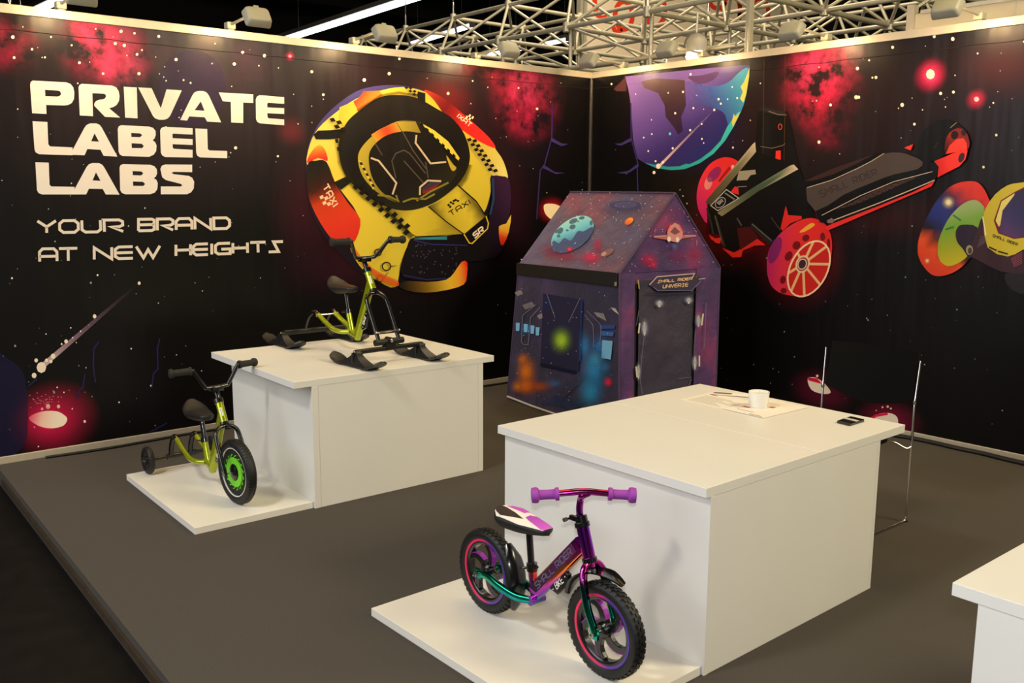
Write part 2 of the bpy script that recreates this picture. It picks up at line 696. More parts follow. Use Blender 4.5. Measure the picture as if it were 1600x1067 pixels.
GLYPH = {
    'A': [[(0, 0), (0, .75), (.18, 1), (.82, 1), (1, .75), (1, 0)], [(0, .4), (1, .4)]],
    'B': [[(0, 0), (0, 1), (.85, 1), (1, .9), (1, .62), (.85, .52), (0, .52)], [(.85, .52), (1, .42), (1, .1), (.85, 0), (0, 0)]],
    'D': [[(0, 0), (0, 1), (.8, 1), (1, .75), (1, .25), (.8, 0), (0, 0)]],
    'E': [[(1, 1), (.2, 1), (0, .8), (0, .2), (.2, 0), (1, 0)], [(0, .5), (1, .5)]],
    'G': [[(1, 1), (.2, 1), (0, .8), (0, .2), (.2, 0), (1, 0), (1, .45), (.4, .45)]],
    'H': [[(0, 0), (0, 1)], [(1, 0), (1, 1)], [(0, .5), (1, .5)]],
    'I': [[(.5, 0), (.5, 1)]],
    'K': [[(0, 0), (0, 1)], [(1, 1), (.1, .5), (1, 0)]],
    'L': [[(0, 1), (0, .15), (.15, 0), (1, 0)]],
    'M': [[(0, 0), (0, 1), (.5, .4), (1, 1), (1, 0)]],
    'N': [[(0, 0), (0, 1), (1, 0), (1, 1)]],
    'O': [[(.2, 0), (0, .25), (0, .75), (.2, 1), (.8, 1), (1, .75), (1, .25), (.8, 0), (.2, 0)]],
    'R': [[(0, 0), (0, 1), (.82, 1), (1, .85), (1, .55), (.82, .42), (.3, .42), (1, 0)]],
    'S': [[(1, 1), (.35, 1), (.68, 0), (0, 0)]],
    's': [[(1, 1), (.15, 1), (0, .87), (0, .62), (.15, .5), (.85, .5), (1, .38), (1, .13), (.85, 0), (0, 0)]],      # plain S
    'T': [[(0, 1), (1, 1)], [(.5, 0), (.5, 1)]],
    'U': [[(0, 1), (0, .2), (.18, 0), (.82, 0), (1, .2), (1, 1)]],
    'V': [[(0, 1), (.5, 0), (1, 1)]],
    'W': [[(0, 1), (.3, 0), (.5, .7), (.7, 0), (1, 1)]],
    'X': [[(0, 0), (1, 1)], [(0, 1), (1, 0)]],
    'Y': [[(0, 1), (.5, .5), (1, 1)], [(.5, .5), (.5, 0)]],
    '-': [[(0, .45), (1, .45)]],
}


# ================================================================== STRUCTURE
b = MB().box((-16, -14, -0.16), (14, 22, -0.095))
tag(b.build('floor_hall', M_hall), 'dark scuffed hall floor beside the carpeted stand', kind='structure')
edge = lambda y: -4.597 + 0.0262 * y
b = MB().prism([(edge(0.4), 0.4, -0.095), (edge(-7.5), -7.5, -0.095), (1.5, -7.5, -0.095), (1.5, 0.4, -0.095)], (0, 0, 0.0950))
fl = tag(b.build('floor', M_carpet), 'grey-brown carpet of the raised exhibition stand', kind='structure')
b = MB().obox(((edge(-0.2) + edge(-7.4)) / 2 - 0.006, -3.8, -0.05), (0.006, 0.0002, 0), Vector((edge(-7.4) - edge(-0.2), -7.2, 0)) / 2, (0, 0, 0.017))
b.build('edge_strip', M_strip, fl)
b = MB().box((-16, -14, 7.2), (14, 22, 7.4))
ceil = tag(b.build('ceiling', M_ceil), 'dark ceiling of the exhibition hall', kind='structure')
for y in (4.0, 9.0, 14.0, 19.0):
    MB().box((-16, y, 6.75), (14, y + 0.35, 7.2)).build('ceiling_beam', M_ceil, ceil)
for x in (-9, -3, 3, 9):
    MB().box((x, -14, 6.95), (x + 0.2, 22, 7.2)).build('ceiling_beam', M_ceil, ceil)
b = MB().box((-16, 21.6, -0.1), (14, 22, 7.2)); tag(b.build('wall_back', M_ceil), 'dark far wall of the hall', kind='structure')
b = MB().box((13.6, -14, -0.1), (14, 22, 7.2)); tag(b.build('wall_side', M_ceil), 'dark side wall of the hall', kind='structure')

HW, HR, BT = 2.5, 0.049, 0.043


def banner_material(name, blobs, base, horizontal):
    """dark printed space scene: soft nebula clouds in the wall's own plane (u, z)"""
    m = bpy.data.materials.new(name)
    m.use_nodes = True
    nt = m.node_tree
    L = nt.links
    bs = nt.nodes['Principled BSDF']
    bs.inputs['Roughness'].default_value = 0.33
    bs.inputs['Specular IOR Level'].default_value = 0.26
    tc = nt.nodes.new('ShaderNodeTexCoord')
    cloud = nt.nodes.new('ShaderNodeTexNoise')
    cloud.inputs['Scale'].default_value = 5.5
    cloud.inputs['Detail'].default_value = 8
    cloud.inputs['Roughness'].default_value = 0.62
    L.new(tc.outputs['Object'], cloud.inputs['Vector'])
    cr = nt.nodes.new('ShaderNodeMapRange')
    cr.inputs['From Min'].default_value = 0.40
    cr.inputs['From Max'].default_value = 0.66
    L.new(cloud.outputs['Fac'], cr.inputs['Value'])
    rgb = nt.nodes.new('ShaderNodeRGB')
    rgb.outputs[0].default_value = (*lin(base), 1)
    cur = rgb.outputs[0]
    for (P, ru, rz, c, amt, noisy) in blobs:
        mp = nt.nodes.new('ShaderNodeMapping')
        mp.vector_type = 'TEXTURE'
        mp.inputs['Location'].default_value = P
        mp.inputs['Scale'].default_value = (ru, 1, rz) if horizontal else (1, ru, rz)
        L.new(tc.outputs['Object'], mp.inputs['Vector'])
        fl_ = nt.nodes.new('ShaderNodeVectorMath'); fl_.operation = 'MULTIPLY'
        fl_.inputs[1].default_value = (1, 0, 1) if horizontal else (0, 1, 1)
        L.new(mp.outputs[0], fl_.inputs[0])
        ln = nt.nodes.new('ShaderNodeVectorMath'); ln.operation = 'LENGTH'
        L.new(fl_.outputs[0], ln.inputs[0])
        mr = nt.nodes.new('ShaderNodeMapRange')
        mr.interpolation_type = 'SMOOTHSTEP'
        mr.inputs['From Min'].default_value = 1.0
        mr.inputs['From Max'].default_value = 0.0
        mr.inputs['To Max'].default_value = amt
        L.new(ln.outputs['Value'], mr.inputs['Value'])
        fac = mr.outputs[0]
        if noisy:
            mu = nt.nodes.new('ShaderNodeMath'); mu.operation = 'MULTIPLY'
            L.new(fac, mu.inputs[0]); L.new(cr.outputs[0], mu.inputs[1])
            fac = mu.outputs[0]
        mx = nt.nodes.new('ShaderNodeMix'); mx.data_type = 'RGBA'
        L.new(fac, mx.inputs['Factor'])
        L.new(cur, mx.inputs['A'])
        mx.inputs['B'].default_value = (*lin(c), 1)
        cur = mx.outputs['Result']
    L.new(cur, bs.inputs['Base Color'])
    vinyl_bump(nt, bs, 0.24)
    return m


def blob(px, side, c, amt, noisy=True):
    x, y, rx, ry = px
    f = (lambda a, b: onY(a, b, 0)) if side == 'L' else (lambda a, b: onX(a, b, 0))
    p = f(x, y)
    ru = (f(x + rx, y) - f(x - rx, y)).length / 2
    rz = (f(x, y + ry) - f(x, y - ry)).length / 2
    return (p, ru, rz, c, amt, noisy)


RED, PINK, PUR = (220, 38, 84), (232, 66, 116), (70, 34, 78)
blobsL = [blob((250, 160, 420, 240), 'L', (40, 21, 30), 0.7, False),  # maroon sky print, with the floodlights' brown glow painted into its colour
          blob((640, 180, 330, 230), 'L', (46, 24, 30), 0.7, False),  # printed sky again, lamp glow mixed into the colour
          blob((165, 75, 95, 75), 'L', RED, 1.0), blob((185, 95, 60, 55), 'L', PINK, 1.0), blob((180, 90, 40, 40), 'L', RED, 0.35, False), blob((150, 60, 60, 50), 'L', PINK, 0.9), blob((5, 65, 75, 60), 'L', (180, 28, 68), 0.9),
          blob((330, 80, 200, 110), 'L', (70, 24, 52), 0.6),
          blob((822, 150, 66, 90), 'L', RED, 1.0), blob((820, 130, 40, 50), 'L', PINK, 0.9), blob((815, 190, 36, 36), 'L', (190, 30, 70), 0.8), blob((770, 112, 90, 36), 'L', (150, 28, 54), 0.7),
          blob((690, 155, 60, 50), 'L', (130, 30, 36), 0.7, False), blob((455, 205, 30, 30), 'L', (110, 30, 38), 0.7, False),
          blob((470, 330, 60, 120), 'L', (66, 16, 34), 0.5, False), blob((800, 330, 50, 100), 'L', (54, 15, 36), 0.5, False),
          blob((520, 420, 100, 60), 'L', (50, 13, 32), 0.6, False),
          blob((85, 655, 80, 66), 'L', (180, 22, 66), 0.95, False), blob((300, 640, 300, 60), 'L', (24, 12, 22), 0.5)]
blobsR = [blob((1300, 180, 400, 180), 'R', (45, 25, 26), 0.7, False),  # printed sky of the right wall, floodlight glow painted into the brown
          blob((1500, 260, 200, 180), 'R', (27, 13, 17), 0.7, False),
          blob((1282, 125, 85, 85), 'R', RED, 1.0), blob((1275, 108, 58, 55), 'R', PINK, 0.9), blob((1275, 165, 46, 56), 'R', (214, 36, 72), 0.9), blob((1295, 210, 46, 40), 'R', (150, 26, 56), 0.8),
          blob((1454, 118, 30, 32), 'R', (200, 24, 76), 0.9, False), blob((1526, 155, 20, 20), 'R', (190, 24, 66), 0.9, False),
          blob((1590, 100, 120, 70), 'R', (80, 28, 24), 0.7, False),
          blob((1250, 400, 80, 90), 'R', (70, 12, 16), 0.6, False), blob((1360, 340, 240, 50), 'R', (56, 12, 14), 0.6, False),
          blob((1110, 330, 50, 80), 'R', (64, 12, 18), 0.6, False), blob((1490, 380, 80, 100), 'R', (44, 15, 20), 0.6, False),
          blob((1285, 610, 60, 40), 'R', (96, 14, 42), 0.9, False), blob((1390, 655, 60, 40), 'R', (120, 16, 50), 0.9, False)]

wallL = tag(MB().box((-5.0, 0.0, 0), (0.05, 0.04, HW)).build('wall_left', M_white), 'left partition wall hung with a printed space banner and large white lettering', kind='structure')
wallR = tag(MB().box((0.0, -5.2, 0), (0.04, 0.0, HW)).build('wall_right', M_white), 'right partition wall hung with a printed space banner of wheeled toys', kind='structure')
MB().box((-5.0, -0.014, HW - HR), (0, 0.05, HW)).build('top_rail', M_alu, wallL, bevel=0.003)
MB().box((-5.0, -0.014, 0), (0, 0.0, BT)).build('base_rail', M_alu, wallL, bevel=0.003)
MB().box((-0.014, -5.2, HW - HR), (0.05, -0.014, HW)).build('top_rail', M_alu, wallR, bevel=0.003)
MB().box((-0.014, -5.2, 0), (0.0, -0.014, BT)).build('base_rail', M_alu, wallR, bevel=0.003)
MB().lathe([(0.018, BT), (0.018, HW - HR)], (-0.014, -0.014, 0), (0, 0, 1), 12).build('corner_post', mat('corner_post_metal', (58, 50, 44), 0.35, 0.5, 20, 0.05), wallL, smooth=40)
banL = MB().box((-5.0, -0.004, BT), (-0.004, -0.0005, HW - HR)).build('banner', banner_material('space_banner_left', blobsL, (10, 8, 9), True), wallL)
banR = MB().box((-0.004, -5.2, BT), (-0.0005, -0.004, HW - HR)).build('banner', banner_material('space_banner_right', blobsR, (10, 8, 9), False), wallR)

M_seam = mat('banner_seam_thread', (40, 26, 26), 0.4, 0, 60, 0.15)
for w_, a_, c_ in ((wallL, (-5.0, -0.0055, 2.368), (-0.03, -0.0055, 2.368)), (wallR, (-0.0055, -0.03, 2.368), (-0.0055, -5.2, 2.368))):
    a_, c_ = Vector(a_), Vector(c_)
    MB().tube([a_.lerp(c_, k / 60) + Vector((0, 0, 0.004 * math.sin(k * 1.7) * math.sin(k * 0.31))) for k in range(61)], 0.0018, 6).build('banner_seam', M_seam, w_)
toL = lambda x, y: onY(x, y, -0.004)
toR = lambda x, y: onX(x, y, -0.004)
nL, nR = Vector((0, -1, 0)), Vector((-1, 0, 0))
G = 1.15

# ---- stars and comets, left
P = Print(toL, nL, gain=G)
P.poly(ell(300, 138, 54, 60), (56, 36, 72, 0.5))
for side in range(1):
    for k in range(230):
        x, y = rnd.uniform(2, 915), rnd.uniform(30, 690)
        q = toL(x, y)
        if not (0.06 < q.z < 2.43): continue
        t = min(1, max(0, (y - 120) / 300))
        c = mix((255, 226, 190), (120, 160, 160), t)
        r = rnd.choice((0.5, 0.6, 0.7, 0.8, 1.0, 1.3)) * (1.15 if y < 200 else 0.9)
        P.dot(x, y, r, r * 1.1, c)
for (x, y, r) in [(189, 49, 2.6), (210, 52, 2), (180, 68, 2.6), (194, 71, 2.6), (214, 85, 2.2), (275, 93, 2.6), (217, 115, 2.6), (161, 115, 2), (248, 57, 2.4), (379, 82, 2.4),
                  (413, 87, 2.6), (366, 100, 2.6), (20, 58, 2.8), (22, 90, 2.2), (50, 77, 2), (124, 98, 2.2), (368, 231, 2.6), (434, 244, 1.8), (487, 112, 2.5), (569, 125, 2.8), (608, 115, 2.6),
                  (624, 92, 2.2), (700, 146, 2.4), (839, 170, 2.2), (505, 148, 2.2)]:
    P.dot(x, y, r, r, (255, 232, 205))
P.glow(453, 88, 9, 9, (240, 40, 90)); P.dot(453, 88, 2.5, 2.5, (255, 150, 170))
P.up()
P.crop(0, 420, 3.442)
P.poly([(220, 510), (240, 530), (745, 85), (740, 75)], glin((220, 530), (740, 80), [(0, (205, 180, 178, 0.95)), (0.4, (130, 95, 120, 0.6)), (1, (80, 60, 80, 0.0))]), grid=40)
for (x, y, r) in [(222, 530, 26), (285, 470, 13), (355, 390, 10), (194, 492, 10), (183, 573, 13), (508, 255, 10), (748, 77, 8), (273, 497, 9), (331, 404, 5), (250, 492, 9), (433, 335, 4), (390, 370, 4), (410, 396, 3),
                  (247, 350, 3.5), (380, 317, 3.5), (455, 820, 7), (388, 752, 4), (258, 740, 12), (314, 740, 9), (226, 753, 7), (290, 664, 6), (307, 637, 4), (206, 955, 4), (184, 851, 4), (343, 664, 4),
                  (81, 414, 6), (524, 34, 5), (488, 75, 6), (64, 50, 5), (705, 429, 4), (812, 628, 5), (640, 717, 4)]:
    P.dot(x, y, r, r * 1.15, (232, 216, 196) if r != 6 else (110, 140, 140))
for k in range(34):
    P.dot(rnd.gauss(245, 45), rnd.gauss(705, 28), 2.4, 2.4, (230, 170, 170))
P.up()
P.glow(255, 815, 190, 150, (226, 30, 84), 0.8, 0.3)
P.poly(sm([(155, 800), (220, 768), (300, 765), (350, 790), (360, 815), (335, 845), (270, 857), (200, 840)]), glin((150, 790), (300, 830), [(0, (215, 60, 96)), (0.5, (236, 190, 170)), (1, (240, 222, 200))]))
P.poly(sm([(-40, 430), (10, 460), (100, 525), (110, 545), (135, 590), (150, 800), (120, 960), (-40, 1000)]), (34, 30, 62, 0.55))
for ln in ([(530, 390), (503, 430), (500, 520), (512, 610)], [(858, 375), (845, 430), (848, 540), (825, 560), (815, 640)], [(455, 565), (445, 635), (420, 660), (415, 700)], [(895, 830), (800, 880)], [(200, 590), (150, 630)]):
    P.stroke(ln, 9, (40, 38, 84, 0.7), up=False)
P.up()
P.crop(830, 100, 4.447)
cc = (58, 46, 106)
P.stroke([(145, 280), (140, 515), (90, 700), (60, 740), (36, 1080)], 9, (*cc, 0.8))
P.poly([(140, 512), (210, 552), (260, 556), (210, 572), (132, 535)], cc)
P.poly([(85, 700), (160, 750), (230, 757), (170, 766), (75, 722)], cc)
P.build('printed_stars', M_print, banL)

# ---- lettering
P = Print(toL, nL, (0, 0, 3.2), lift=0.003, gain=0.9)
W = (246, 236, 226)
LET = [([(150, 425), (153, 410), (163, 403), (330, 412), (352, 420), (366, 438), (371, 465), (369, 495), (358, 515), (340, 525), (320, 527), (230, 525), (232, 570), (160, 566)],
        [[(224, 449), (290, 453), (300, 457), (304, 466), (303, 475), (295, 481), (285, 483), (226, 481)]]),
       ([(392, 437), (397, 425), (408, 419), (560, 428), (580, 437), (592, 455), (597, 480), (594, 505), (582, 525), (566, 535), (545, 541), (600, 588), (524, 584), (470, 528), (472, 515), (480, 505), (495, 499), (515, 497), (525, 491), (529, 482), (527, 473), (520, 469), (461, 466), (464, 581), (398, 577)], []),
       ([(618, 434), (683, 437), (687, 592), (625, 588)], []),
       ([(690, 437), (757, 441), (803, 541), (832, 447), (908, 452), (850, 578), (838, 592), (820, 599), (795, 599), (775, 592), (764, 580)], []),
       ([(900, 600), (962, 475), (972, 462), (990, 455), (1015, 455), (1032, 463), (1043, 477), (1105, 612), (1035, 608), (1022, 586), (945, 582), (935, 603)], [[(972, 551), (1003, 507), (1022, 554)]]),
       ([(1093, 462), (1265, 472), (1265, 515), (1215, 513), (1215, 615), (1155, 612), (1153, 509), (1113, 506)], []),
       ([(1278, 497), (1284, 483), (1297, 476), (1420, 486), (1420, 519), (1340, 514), (1335, 518), (1335, 537), (1420, 541), (1420, 570), (1335, 566), (1337, 587), (1345, 592), (1420, 597), (1420, 626), (1300, 617), (1285, 609), (1279, 595)], []),
       ([(162, 606), (236, 610), (241, 722), (250, 732), (362, 737), (362, 776), (195, 771), (178, 762), (172, 748)], []),
       ([(362, 750), (422, 638), (432, 625), (450, 617), (480, 617), (497, 624), (508, 638), (586, 783), (517, 779), (502, 749), (436, 745), (422, 776), (362, 774)], [[(455, 706), (472, 667), (494, 708)]]),
       ([(588, 645), (593, 632), (605, 626), (745, 633), (765, 640), (777, 655), (778, 675), (772, 692), (762, 701), (775, 711), (782, 728), (780, 755), (768, 773), (745, 784), (612, 780), (598, 772), (592, 758)],
        [[(655, 665), (700, 667), (710, 676), (700, 686), (656, 685)], [(657, 716), (708, 719), (718, 730), (710, 741), (658, 740)]]),
       ([(800, 652), (806, 640), (820, 634), (962, 641), (962, 673), (865, 668), (861, 672), (862, 691), (962, 696), (962, 725), (862, 721), (863, 740), (870, 744), (962, 749), (962, 788), (825, 785), (810, 777), (803, 762)], []),
       ([(976, 642), (1035, 645), (1038, 745), (1046, 752), (1135, 755), (1135, 791), (1000, 787), (985, 778), (980, 762)], []),
       ([(176, 811), (243, 813), (247, 923), (256, 932), (372, 934), (372, 972), (210, 972), (192, 965), (184, 950)], []),
       ([(372, 946), (432, 835), (444, 821), (462, 815), (495, 816), (511, 824), (521, 838), (597, 973), (528, 972), (513, 945), (444, 943), (430, 972), (372, 972)], [[(462, 902), (479, 862), (502, 904)]]),
       ([(597, 838), (602, 826), (615, 820), (750, 824), (771, 831), (783, 846), (785, 866), (779, 882), (768, 891), (781, 899), (788, 915), (786, 945), (773, 963), (750, 971), (625, 971), (608, 964), (600, 950)],
        [[(662, 855), (705, 857), (716, 866), (706, 877), (663, 876)], [(664, 907), (714, 909), (725, 920), (715, 930), (665, 929)]]),
       ([(801, 845), (808, 829), (825, 822), (960, 823), (960, 861), (868, 859), (857, 864), (868, 871), (942, 879), (960, 889), (970, 908), (968, 942), (955, 961), (935, 971), (803, 971), (803, 932), (903, 932), (911, 926), (902, 919), (828, 900), (810, 886)], [])]
for pts, holes in LET:
    P.poly(pts, W, holes, up=False)
P.up()
P.crop(50, 325, 3.902)
for w, bl, br, tl, tr in (('YOUR', (32, 152), (555, 142), (32, 79), (550, 72)), ('BRAND', (648, 139), (1204, 124), (648, 69), (1202, 59)),
                          ('AT', (46, 326), (276, 320), (44, 249), (275, 245)), ('NEW', (378, 313), (780, 300), (378, 242), (778, 230)),
                          ('HEIGHTS', (876, 291), (1530, 264), (876, 224), (1528, 204))):
    P.text(w, bl, br, tl, tr, 17, (240, 226, 210), gap=0.2 if w != 'AT' else 0.12)
P.build('printed_lettering', M_print, banL)

# ---- yellow inflatable tube artwork
P = Print(toL, nL, (450, 100, 2.8075), lift=0.003, gain=1.15)
YEL, DYEL, LYEL, BLK = (222, 190, 40), (150, 128, 34), (236, 210, 96), (20, 16, 14)
OUT = sm([(78, 500), (84, 380), (125, 275), (200, 190), (300, 120), (400, 95), (500, 95), (600, 118), (700, 173), (800, 253), (880, 328), (935, 410), (966, 490), (976, 580), (974, 660), (958, 740), (925, 815), (870, 885), (790, 950), (700, 992), (600, 1008), (500, 1003), (400, 965), (300, 905), (215, 825), (145, 735), (95, 630)])
P.glow(520, 560, 540, 520, (150, 26, 40), 0.5, 0.7)
P.poly(OUT, glin((300, 150), (700, 1000), [(0, (74, 66, 128)), (0.25, (40, 24, 44)), (1, (12, 9, 14))]))
P.poly(sm([(82, 440), (96, 350), (132, 282), (205, 216), (300, 152), (400, 118), (500, 101), (600, 122), (700, 178), (800, 258), (880, 334), (930, 410), (962, 508), (890, 488), (888, 560), (852, 665), (760, 745), (560, 757), (522, 800), (494, 880), (470, 978), (400, 955), (330, 905), (285, 840), (275, 790), (315, 680), (205, 520), (150, 430)], 3),
       glin((120, 260), (820, 760), [(0, (240, 212, 96)), (0.35, (230, 200, 62)), (0.7, (214, 190, 58)), (1, (206, 182, 54))]))
P.poly(sm([(760, 300), (860, 345), (905, 372), (945, 430), (962, 510), (900, 490), (830, 420)], 3), glin((760, 300), (950, 480), [(0, (226, 196, 60, 0.4)), (1, (232, 214, 120))]))
P.poly([(310, 148), (330, 120), (400, 117), (430, 160), (312, 217), (285, 165)], glin((300, 130), (380, 190), [(0, (214, 40, 40)), (0.5, (236, 120, 40)), (1, (228, 160, 44))]))
P.poly([(225, 190), (285, 165), (312, 217), (245, 285), (220, 240)], glin((225, 190), (300, 270), [(0, (200, 176, 60)), (0.6, (224, 196, 60)), (1, (120, 100, 30))]))
P.poly(sm([(92, 400), (130, 355), (160, 375), (172, 425), (130, 412), (85, 435)], 3), glin((120, 350), (130, 420), [(0, (232, 190, 50)), (0.4, (240, 130, 36)), (1, (214, 44, 44))]))
P.poly(sm([(596, 114), (650, 132), (705, 168), (800, 248), (880, 322), (908, 368), (850, 346), (760, 288), (690, 228), (640, 160)], 3), glin((600, 120), (880, 350), [(0, (214, 60, 40)), (0.3, (110, 20, 24)), (0.6, (200, 34, 30)), (1, (232, 44, 36))]))
# red side panel
P.poly(sm([(84, 442), (120, 424), (168, 430), (206, 522), (262, 610), (316, 682), (298, 765), (268, 790), (230, 788), (185, 762), (120, 660), (84, 560)], 3), glin((120, 430), (270, 790), [(0, (22, 22, 16)), (0.3, (60, 26, 18)), (0.45, (200, 60, 24)), (0.7, (222, 58, 34)), (1, (220, 44, 34))]))
P.text('TAXI', (150, 540), (196, 628), (172, 524), (218, 612), 6, (240, 200, 160))
P.checks((136, 582), (160, 632), (14, -8), 4, (240, 200, 160))
P.text('TAXI', (795, 278), (738, 232), (806, 262), (750, 218), 4, (244, 214, 170))
P.checks((776, 236), (802, 252), (6, -10), 4, (244, 214, 170))
# seat opening
P.poly(sm([(222, 340), (255, 258), (310, 205), (390, 150), (470, 136), (560, 148), (650, 196), (720, 240), (772, 310), (796, 400), (780, 470), (735, 535), (650, 602), (560, 637), (480, 640), (400, 612), (320, 558), (258, 500), (228, 430)]), glin((480, 140), (560, 640), [(0, (34, 27, 22)), (0.5, (20, 16, 14)), (1, (34, 32, 20))]))
P.poly([(110, 310), (130, 292), (185, 290), (240, 285), (240, 325), (180, 330), (120, 330)], BLK)
P.poly([(200, 518), (260, 490), (285, 512), (230, 552)], (26, 28, 18))
P.poly([(566, 120), (600, 128), (600, 180), (566, 165)], BLK)
P.poly(sm([(305, 425), (318, 370), (380, 306), (470, 254), (560, 250), (640, 290), (705, 345), (748, 418), (720, 470), (640, 560), (500, 610), (400, 570), (330, 500)]), glin((320, 380), (700, 450), [(0, (190, 166, 54)), (0.3, (150, 128, 40)), (0.6, (30, 26, 16)), (1, (24, 20, 14))]))
P.poly([(362, 310), (402, 285), (470, 255), (495, 296), (430, 312), (385, 342)], glin((380, 320), (480, 270), [(0, (214, 150, 50)), (0.5, (216, 60, 36)), (1, (210, 150, 50))]))
P.poly([(472, 252), (556, 252), (580, 302), (500, 296)], glin((470, 270), (570, 290), [(0, (190, 164, 56)), (1, (150, 128, 44))]))
P.poly([(575, 255), (640, 292), (700, 340), (750, 412), (745, 424), (690, 372), (620, 300)], (228, 200, 70))
P.checks((580, 255), (744, 414), (-4, 16), 14, BLK, 2)
P.poly(sm([(352, 430), (362, 372), (420, 318), (500, 296), (580, 306), (650, 350), (705, 410), (738, 475), (690, 540), (600, 592), (500, 606), (420, 570), (370, 505)]), glin((380, 340), (640, 580), [(0, (30, 24, 18)), (0.6, (24, 18, 14)), (1, (40, 38, 22))]))
P.poly([(305, 420), (316, 426), (376, 540), (370, 552)], (222, 196, 66))
P.checks((310, 432), (368, 540), (10, -2), 9, BLK, 1)
for ln in ([(470, 500), (452, 425), (470, 392), (505, 378), (530, 392), (600, 480)], [(505, 425), (590, 520)], [(380, 350), (410, 400)], [(500, 298), (545, 380), (610, 470)], [(600, 430), (612, 500)]):
    P.stroke(ln, 5, (84, 74, 64), up=False)
P.up()
for ln in ([(360, 412), (395, 425), (472, 522), (455, 572)], [(560, 312), (556, 346), (622, 436), (690, 430)], [(668, 514), (610, 511), (576, 540), (575, 575)]):
    P.stroke(ln, 8, (206, 184, 150), up=False)
P.up()
P.poly([(585, 545), (620, 518), (668, 518), (640, 545), (590, 570)], glin((600, 520), (620, 560), [(0, (70, 70, 100)), (0.5, (50, 46, 60)), (1, (190, 30, 30))]))
P.poly(sm([(690, 400), (720, 440), (735, 455), (722, 470), (708, 455)], 3), (190, 164, 54))
for ln in ([(390, 575), (440, 580), (480, 600), (470, 575)], [(500, 605), (540, 590), (600, 592), (640, 570)], [(560, 600), (620, 560), (700, 520)]):
    P.stroke(ln, 8, (150, 136, 52, 0.8), up=False)
P.up()
# soft printed shading of the artwork
for ln, w in (([(255, 500), (330, 580), (430, 640), (540, 760)], 30), ([(790, 440), (770, 500), (735, 545)], 34), ([(240, 285), (222, 350), (226, 430), (262, 505)], 26), ([(300, 205), (400, 140), (480, 126), (570, 140)], 16)):
    for k in range(3):
        P.stroke(ln, w * (1 - 0.3 * k), (50, 40, 12, 0.22), up=False); P.up()
# hood panels
P.poly([(420, 622), (480, 645), (560, 640), (615, 625), (690, 690), (765, 745), (560, 755), (540, 745)], glin((430, 690), (700, 690), [(0, (96, 84, 26)), (0.35, (214, 186, 48)), (0.8, (200, 174, 44)), (1, (150, 130, 36))]))
P.poly([(610, 625), (680, 590), (740, 530), (800, 590), (862, 665), (850, 690), (768, 744), (690, 692)], glin((640, 690), (820, 590), [(0, (44, 38, 16)), (0.25, (196, 170, 46)), (0.75, (216, 190, 54)), (1, (60, 50, 20))]))
P.stroke([(610, 625), (690, 692), (766, 746)], 5, BLK)
P.stroke([(738, 530), (820, 602), (864, 668)], 6, BLK)
P.text('TAXI', (709, 668), (797, 611), (698, 650), (786, 594), 4.2, BLK)
for (x, y) in ((699, 618), (709, 607), (719, 612), (730, 596), (740, 600), (706, 626), (722, 600)):
    P.poly([(x - 7, y), (x, y - 6), (x + 7, y), (x, y + 6)], BLK, up=False)
P.up()
P.checks((278, 540), (512, 752), (17, -15), 17, BLK, 2)
P.checks((778, 330), (884, 482), (16, -6), 14, BLK, 2)
P.checks((176, 240), (214, 300), (19, -4), 4, BLK, 2)
P.checks((200, 330), (216, 400), (13, -2), 4, BLK, 1)
P.checks((504, 104), (556, 148), (10, -6), 6, BLK, 2)
# dark bumper
P.poly(sm([(522, 800), (548, 762), (700, 756), (766, 746), (792, 792), (872, 705), (888, 560), (886, 494), (930, 492), (964, 508), (972, 600), (956, 700), (922, 716), (936, 792), (900, 850), (780, 868), (756, 866), (722, 914), (686, 944), (600, 950), (500, 936), (490, 880)], 2),
       glin((520, 800), (960, 560), [(0, (18, 13, 18)), (0.6, (15, 11, 16)), (1, (54, 26, 60))]))
for k in range(46):
    P.dot(rnd.uniform(530, 740), rnd.uniform(790, 920), 3, 3, (70, 64, 92))
P.up()
P.stroke([(545, 772), (620, 790), (780, 795)], 5, (40, 40, 104)); P.stroke([(500, 925), (600, 945), (690, 940)], 5, (40, 36, 96))
P.stroke([(892, 500), (896, 590), (880, 660)], 8, (30, 66, 104))
P.poly([(545, 760), (690, 756), (692, 770), (548, 770)], glin((545, 760), (690, 765), [(0, (50, 60, 70)), (0.4, (60, 150, 160)), (1, (40, 120, 130))]))
P.poly(sm([(755, 867), (780, 870), (778, 930), (764, 966), (700, 988), (600, 1002), (510, 992), (476, 968), (520, 950), (600, 955), (686, 946), (722, 914)], 2), glin((480, 960), (780, 900), [(0, (24, 18, 12)), (0.35, (110, 80, 24)), (0.7, (222, 180, 50)), (0.88, (226, 150, 44)), (1, (220, 40, 24))]))
P.poly(sm([(918, 712), (950, 700), (972, 660), (962, 735), (938, 792), (924, 784)], 2), glin((960, 690), (926, 780), [(0, (226, 190, 60)), (0.5, (226, 160, 50)), (0.75, (224, 70, 30)), (1, (200, 40, 24))]))
P.poly([(765, 746), (860, 668), (872, 700), (868, 722), (800, 786), (788, 784)], (16, 14, 14))
P.stroke([(765, 746), (788, 784), (800, 787), (868, 722), (872, 698), (861, 666)], 5, (216, 184, 52))
P.text('sR', (812, 764), (852, 730), (804, 744), (844, 712), 6, (232, 210, 190))
for (x, y, r) in ((425, 887, 18), (388, 826, 14), (398, 940, 14)):
    o = ell(x, y, r, r)
    P.stroke(o, 6, (52, 34, 14), True, up=False)
    P.stroke([(x + r, y), (x + r * 2.6, y - 4 if r > 15 else y - 30)], 5, (52, 34, 14), up=False, taper=0.2)
P.up()
